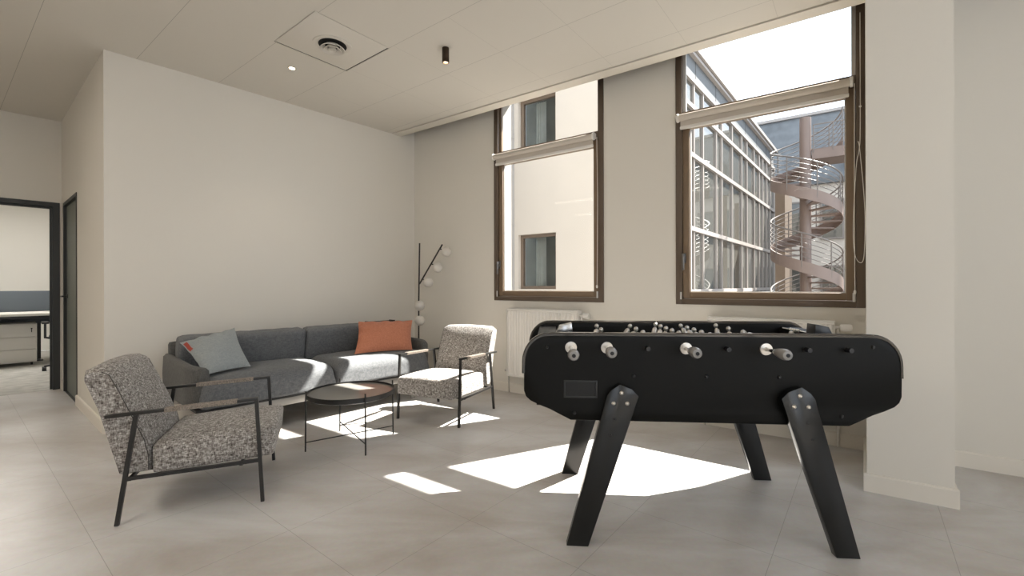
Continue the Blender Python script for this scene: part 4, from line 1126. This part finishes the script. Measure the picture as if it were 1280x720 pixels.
# brown square posts between the curtain wall and the stair
for px, Y, lab in ((978, 15.5, 'tan square post beside the spiral stair, nearer the glass wing'), (985, 17.0, 'slimmer tan square post just behind the spiral stair')):
    X = (px-640)/560*Y; w = 0.16 if px == 978 else 0.1
    bm = NB(); box(bm, -w, w, -w, w, 0, 7.9); box(bm, -w-0.05, w+0.05, -w-0.05, w+0.05, 0, 0.12); o = obj('steel_post', bm, mat('tan_post', (0.20, 0.15, 0.11), 0.6), None, V(X, Y, -3.5), 0.6); tag(o, lab, 'post', 'courtyard posts')

# ------------------------------------------------------------------ light
sun_dir = uB*0.455+nB*0.84+V(0, 0, 1.08)
sl = bpy.data.lights.new('sun', 'SUN'); sl.energy = 30.0; sl.angle = R(0.6); sl.color = (1.0, 0.955, 0.89)
so = bpy.data.objects.new('sun', sl); COL.objects.link(so); so.rotation_euler = sun_dir.to_track_quat('Z', 'Y').to_euler(); so.location = (10, 10, 12)
w = bpy.data.worlds.new('world'); S.world = w; w.use_nodes = True
bg = w.node_tree.nodes['Background']; bg.inputs['Color'].default_value = (0.78, 0.87, 0.98, 1); bg.inputs['Strength'].default_value = 2.7

FILLW = emit('led_diffuser', (1.0, 0.95, 0.88), 2.0)
def fill_panel(x, y, power, sx=1.15, sy=0.28):  # unseen fill panels added to brighten the room
    t = thing('ceiling_light', 'slim recessed LED ceiling light behind the camera', 'ceiling light', V(x, y, ZC), math.atan2(gx.y, gx.x), group='ceiling lights behind the camera')
    bm = NB(); box(bm, -sx/2-0.015, sx/2+0.015, -sy/2-0.015, sy/2+0.015, -0.012, -0.001, 0.002); obj('light_frame', bm, CEILP, t)
    bm = NB(); box(bm, -sx/2, sx/2, -sy/2, sy/2, -0.014, -0.0122); obj('diffuser', bm, FILLW, t)
    l = bpy.data.lights.new('led', 'AREA'); l.shape = 'RECTANGLE'; l.size = sx; l.size_y = sy; l.energy = power; l.color = (1.0, 0.91, 0.79)
    o = bpy.data.objects.new('led', l); COL.objects.link(o); o.location = (0, 0, -0.02); o.parent = t
for (x, y, p) in ((-2.4, 0.4, 25), (-3.9, 1.8, 9), (-1.2, -1.8, 3), (-5.2, 0.6, 11)): fill_panel(x, y, p)

def area(loc, direction, sx, sy, power, col):
    l = bpy.data.lights.new('daylight', 'AREA'); l.shape = 'RECTANGLE'; l.size = sx; l.size_y = sy; l.energy = power; l.color = col
    o = bpy.data.objects.new('daylight', l); COL.objects.link(o); o.location = loc
    o.rotation_euler = Vector(direction).to_track_quat('-Z', 'Z').to_euler(); return o
# daylight fill lamps added at the unseen windows of the rear and right walls
dR0 = (RR-RL).normalized()
for h in RW:
    c = RL+dR0*(Lr-(h[0]+h[1])/2)-nB*0.12; c.z = 1.55
    area(c, nB, 1.3, 2.0, 3, (1.0, 0.98, 0.95))
for x in (2.5, 4.9):
    c = RB+(RR-RB).normalized()*x+uB*0.1; c.z = 1.6
    area(c, -uB, 1.7, 1.9, 5, (1.0, 0.98, 0.95))
# office beyond the doorway is lit by an added, unseen area lamp
c = P3-a*0.6-mW*2.2; c.z = 2.66
area(c, (0, 0, -1), 1.2, 1.2, 62, (1, 0.96, 0.9))

# ------------------------------------------------------------------ camera
cam = bpy.data.cameras.new('camera'); co = bpy.data.objects.new('camera', cam); COL.objects.link(co)
cam.sensor_width = 36; cam.lens = 560/1280*36; cam.shift_y = -3/1280; cam.clip_start = 0.05; cam.clip_end = 200
rr = 0.0025; c_, s_ = math.cos(rr), math.sin(rr)
Mx = Matrix(((c_, s_, 0, 0), (0, 0, -1, 0), (-s_, c_, 0, 0), (0, 0, 0, 1)))
co.matrix_world = Matrix.Translation((0, 0, H)) @ Mx
S.camera = co
S.view_settings.view_transform = 'Standard'; S.view_settings.look = 'None'; S.view_settings.exposure = 0.12; S.view_settings.gamma = 1.0
S.view_settings.use_curve_mapping = False
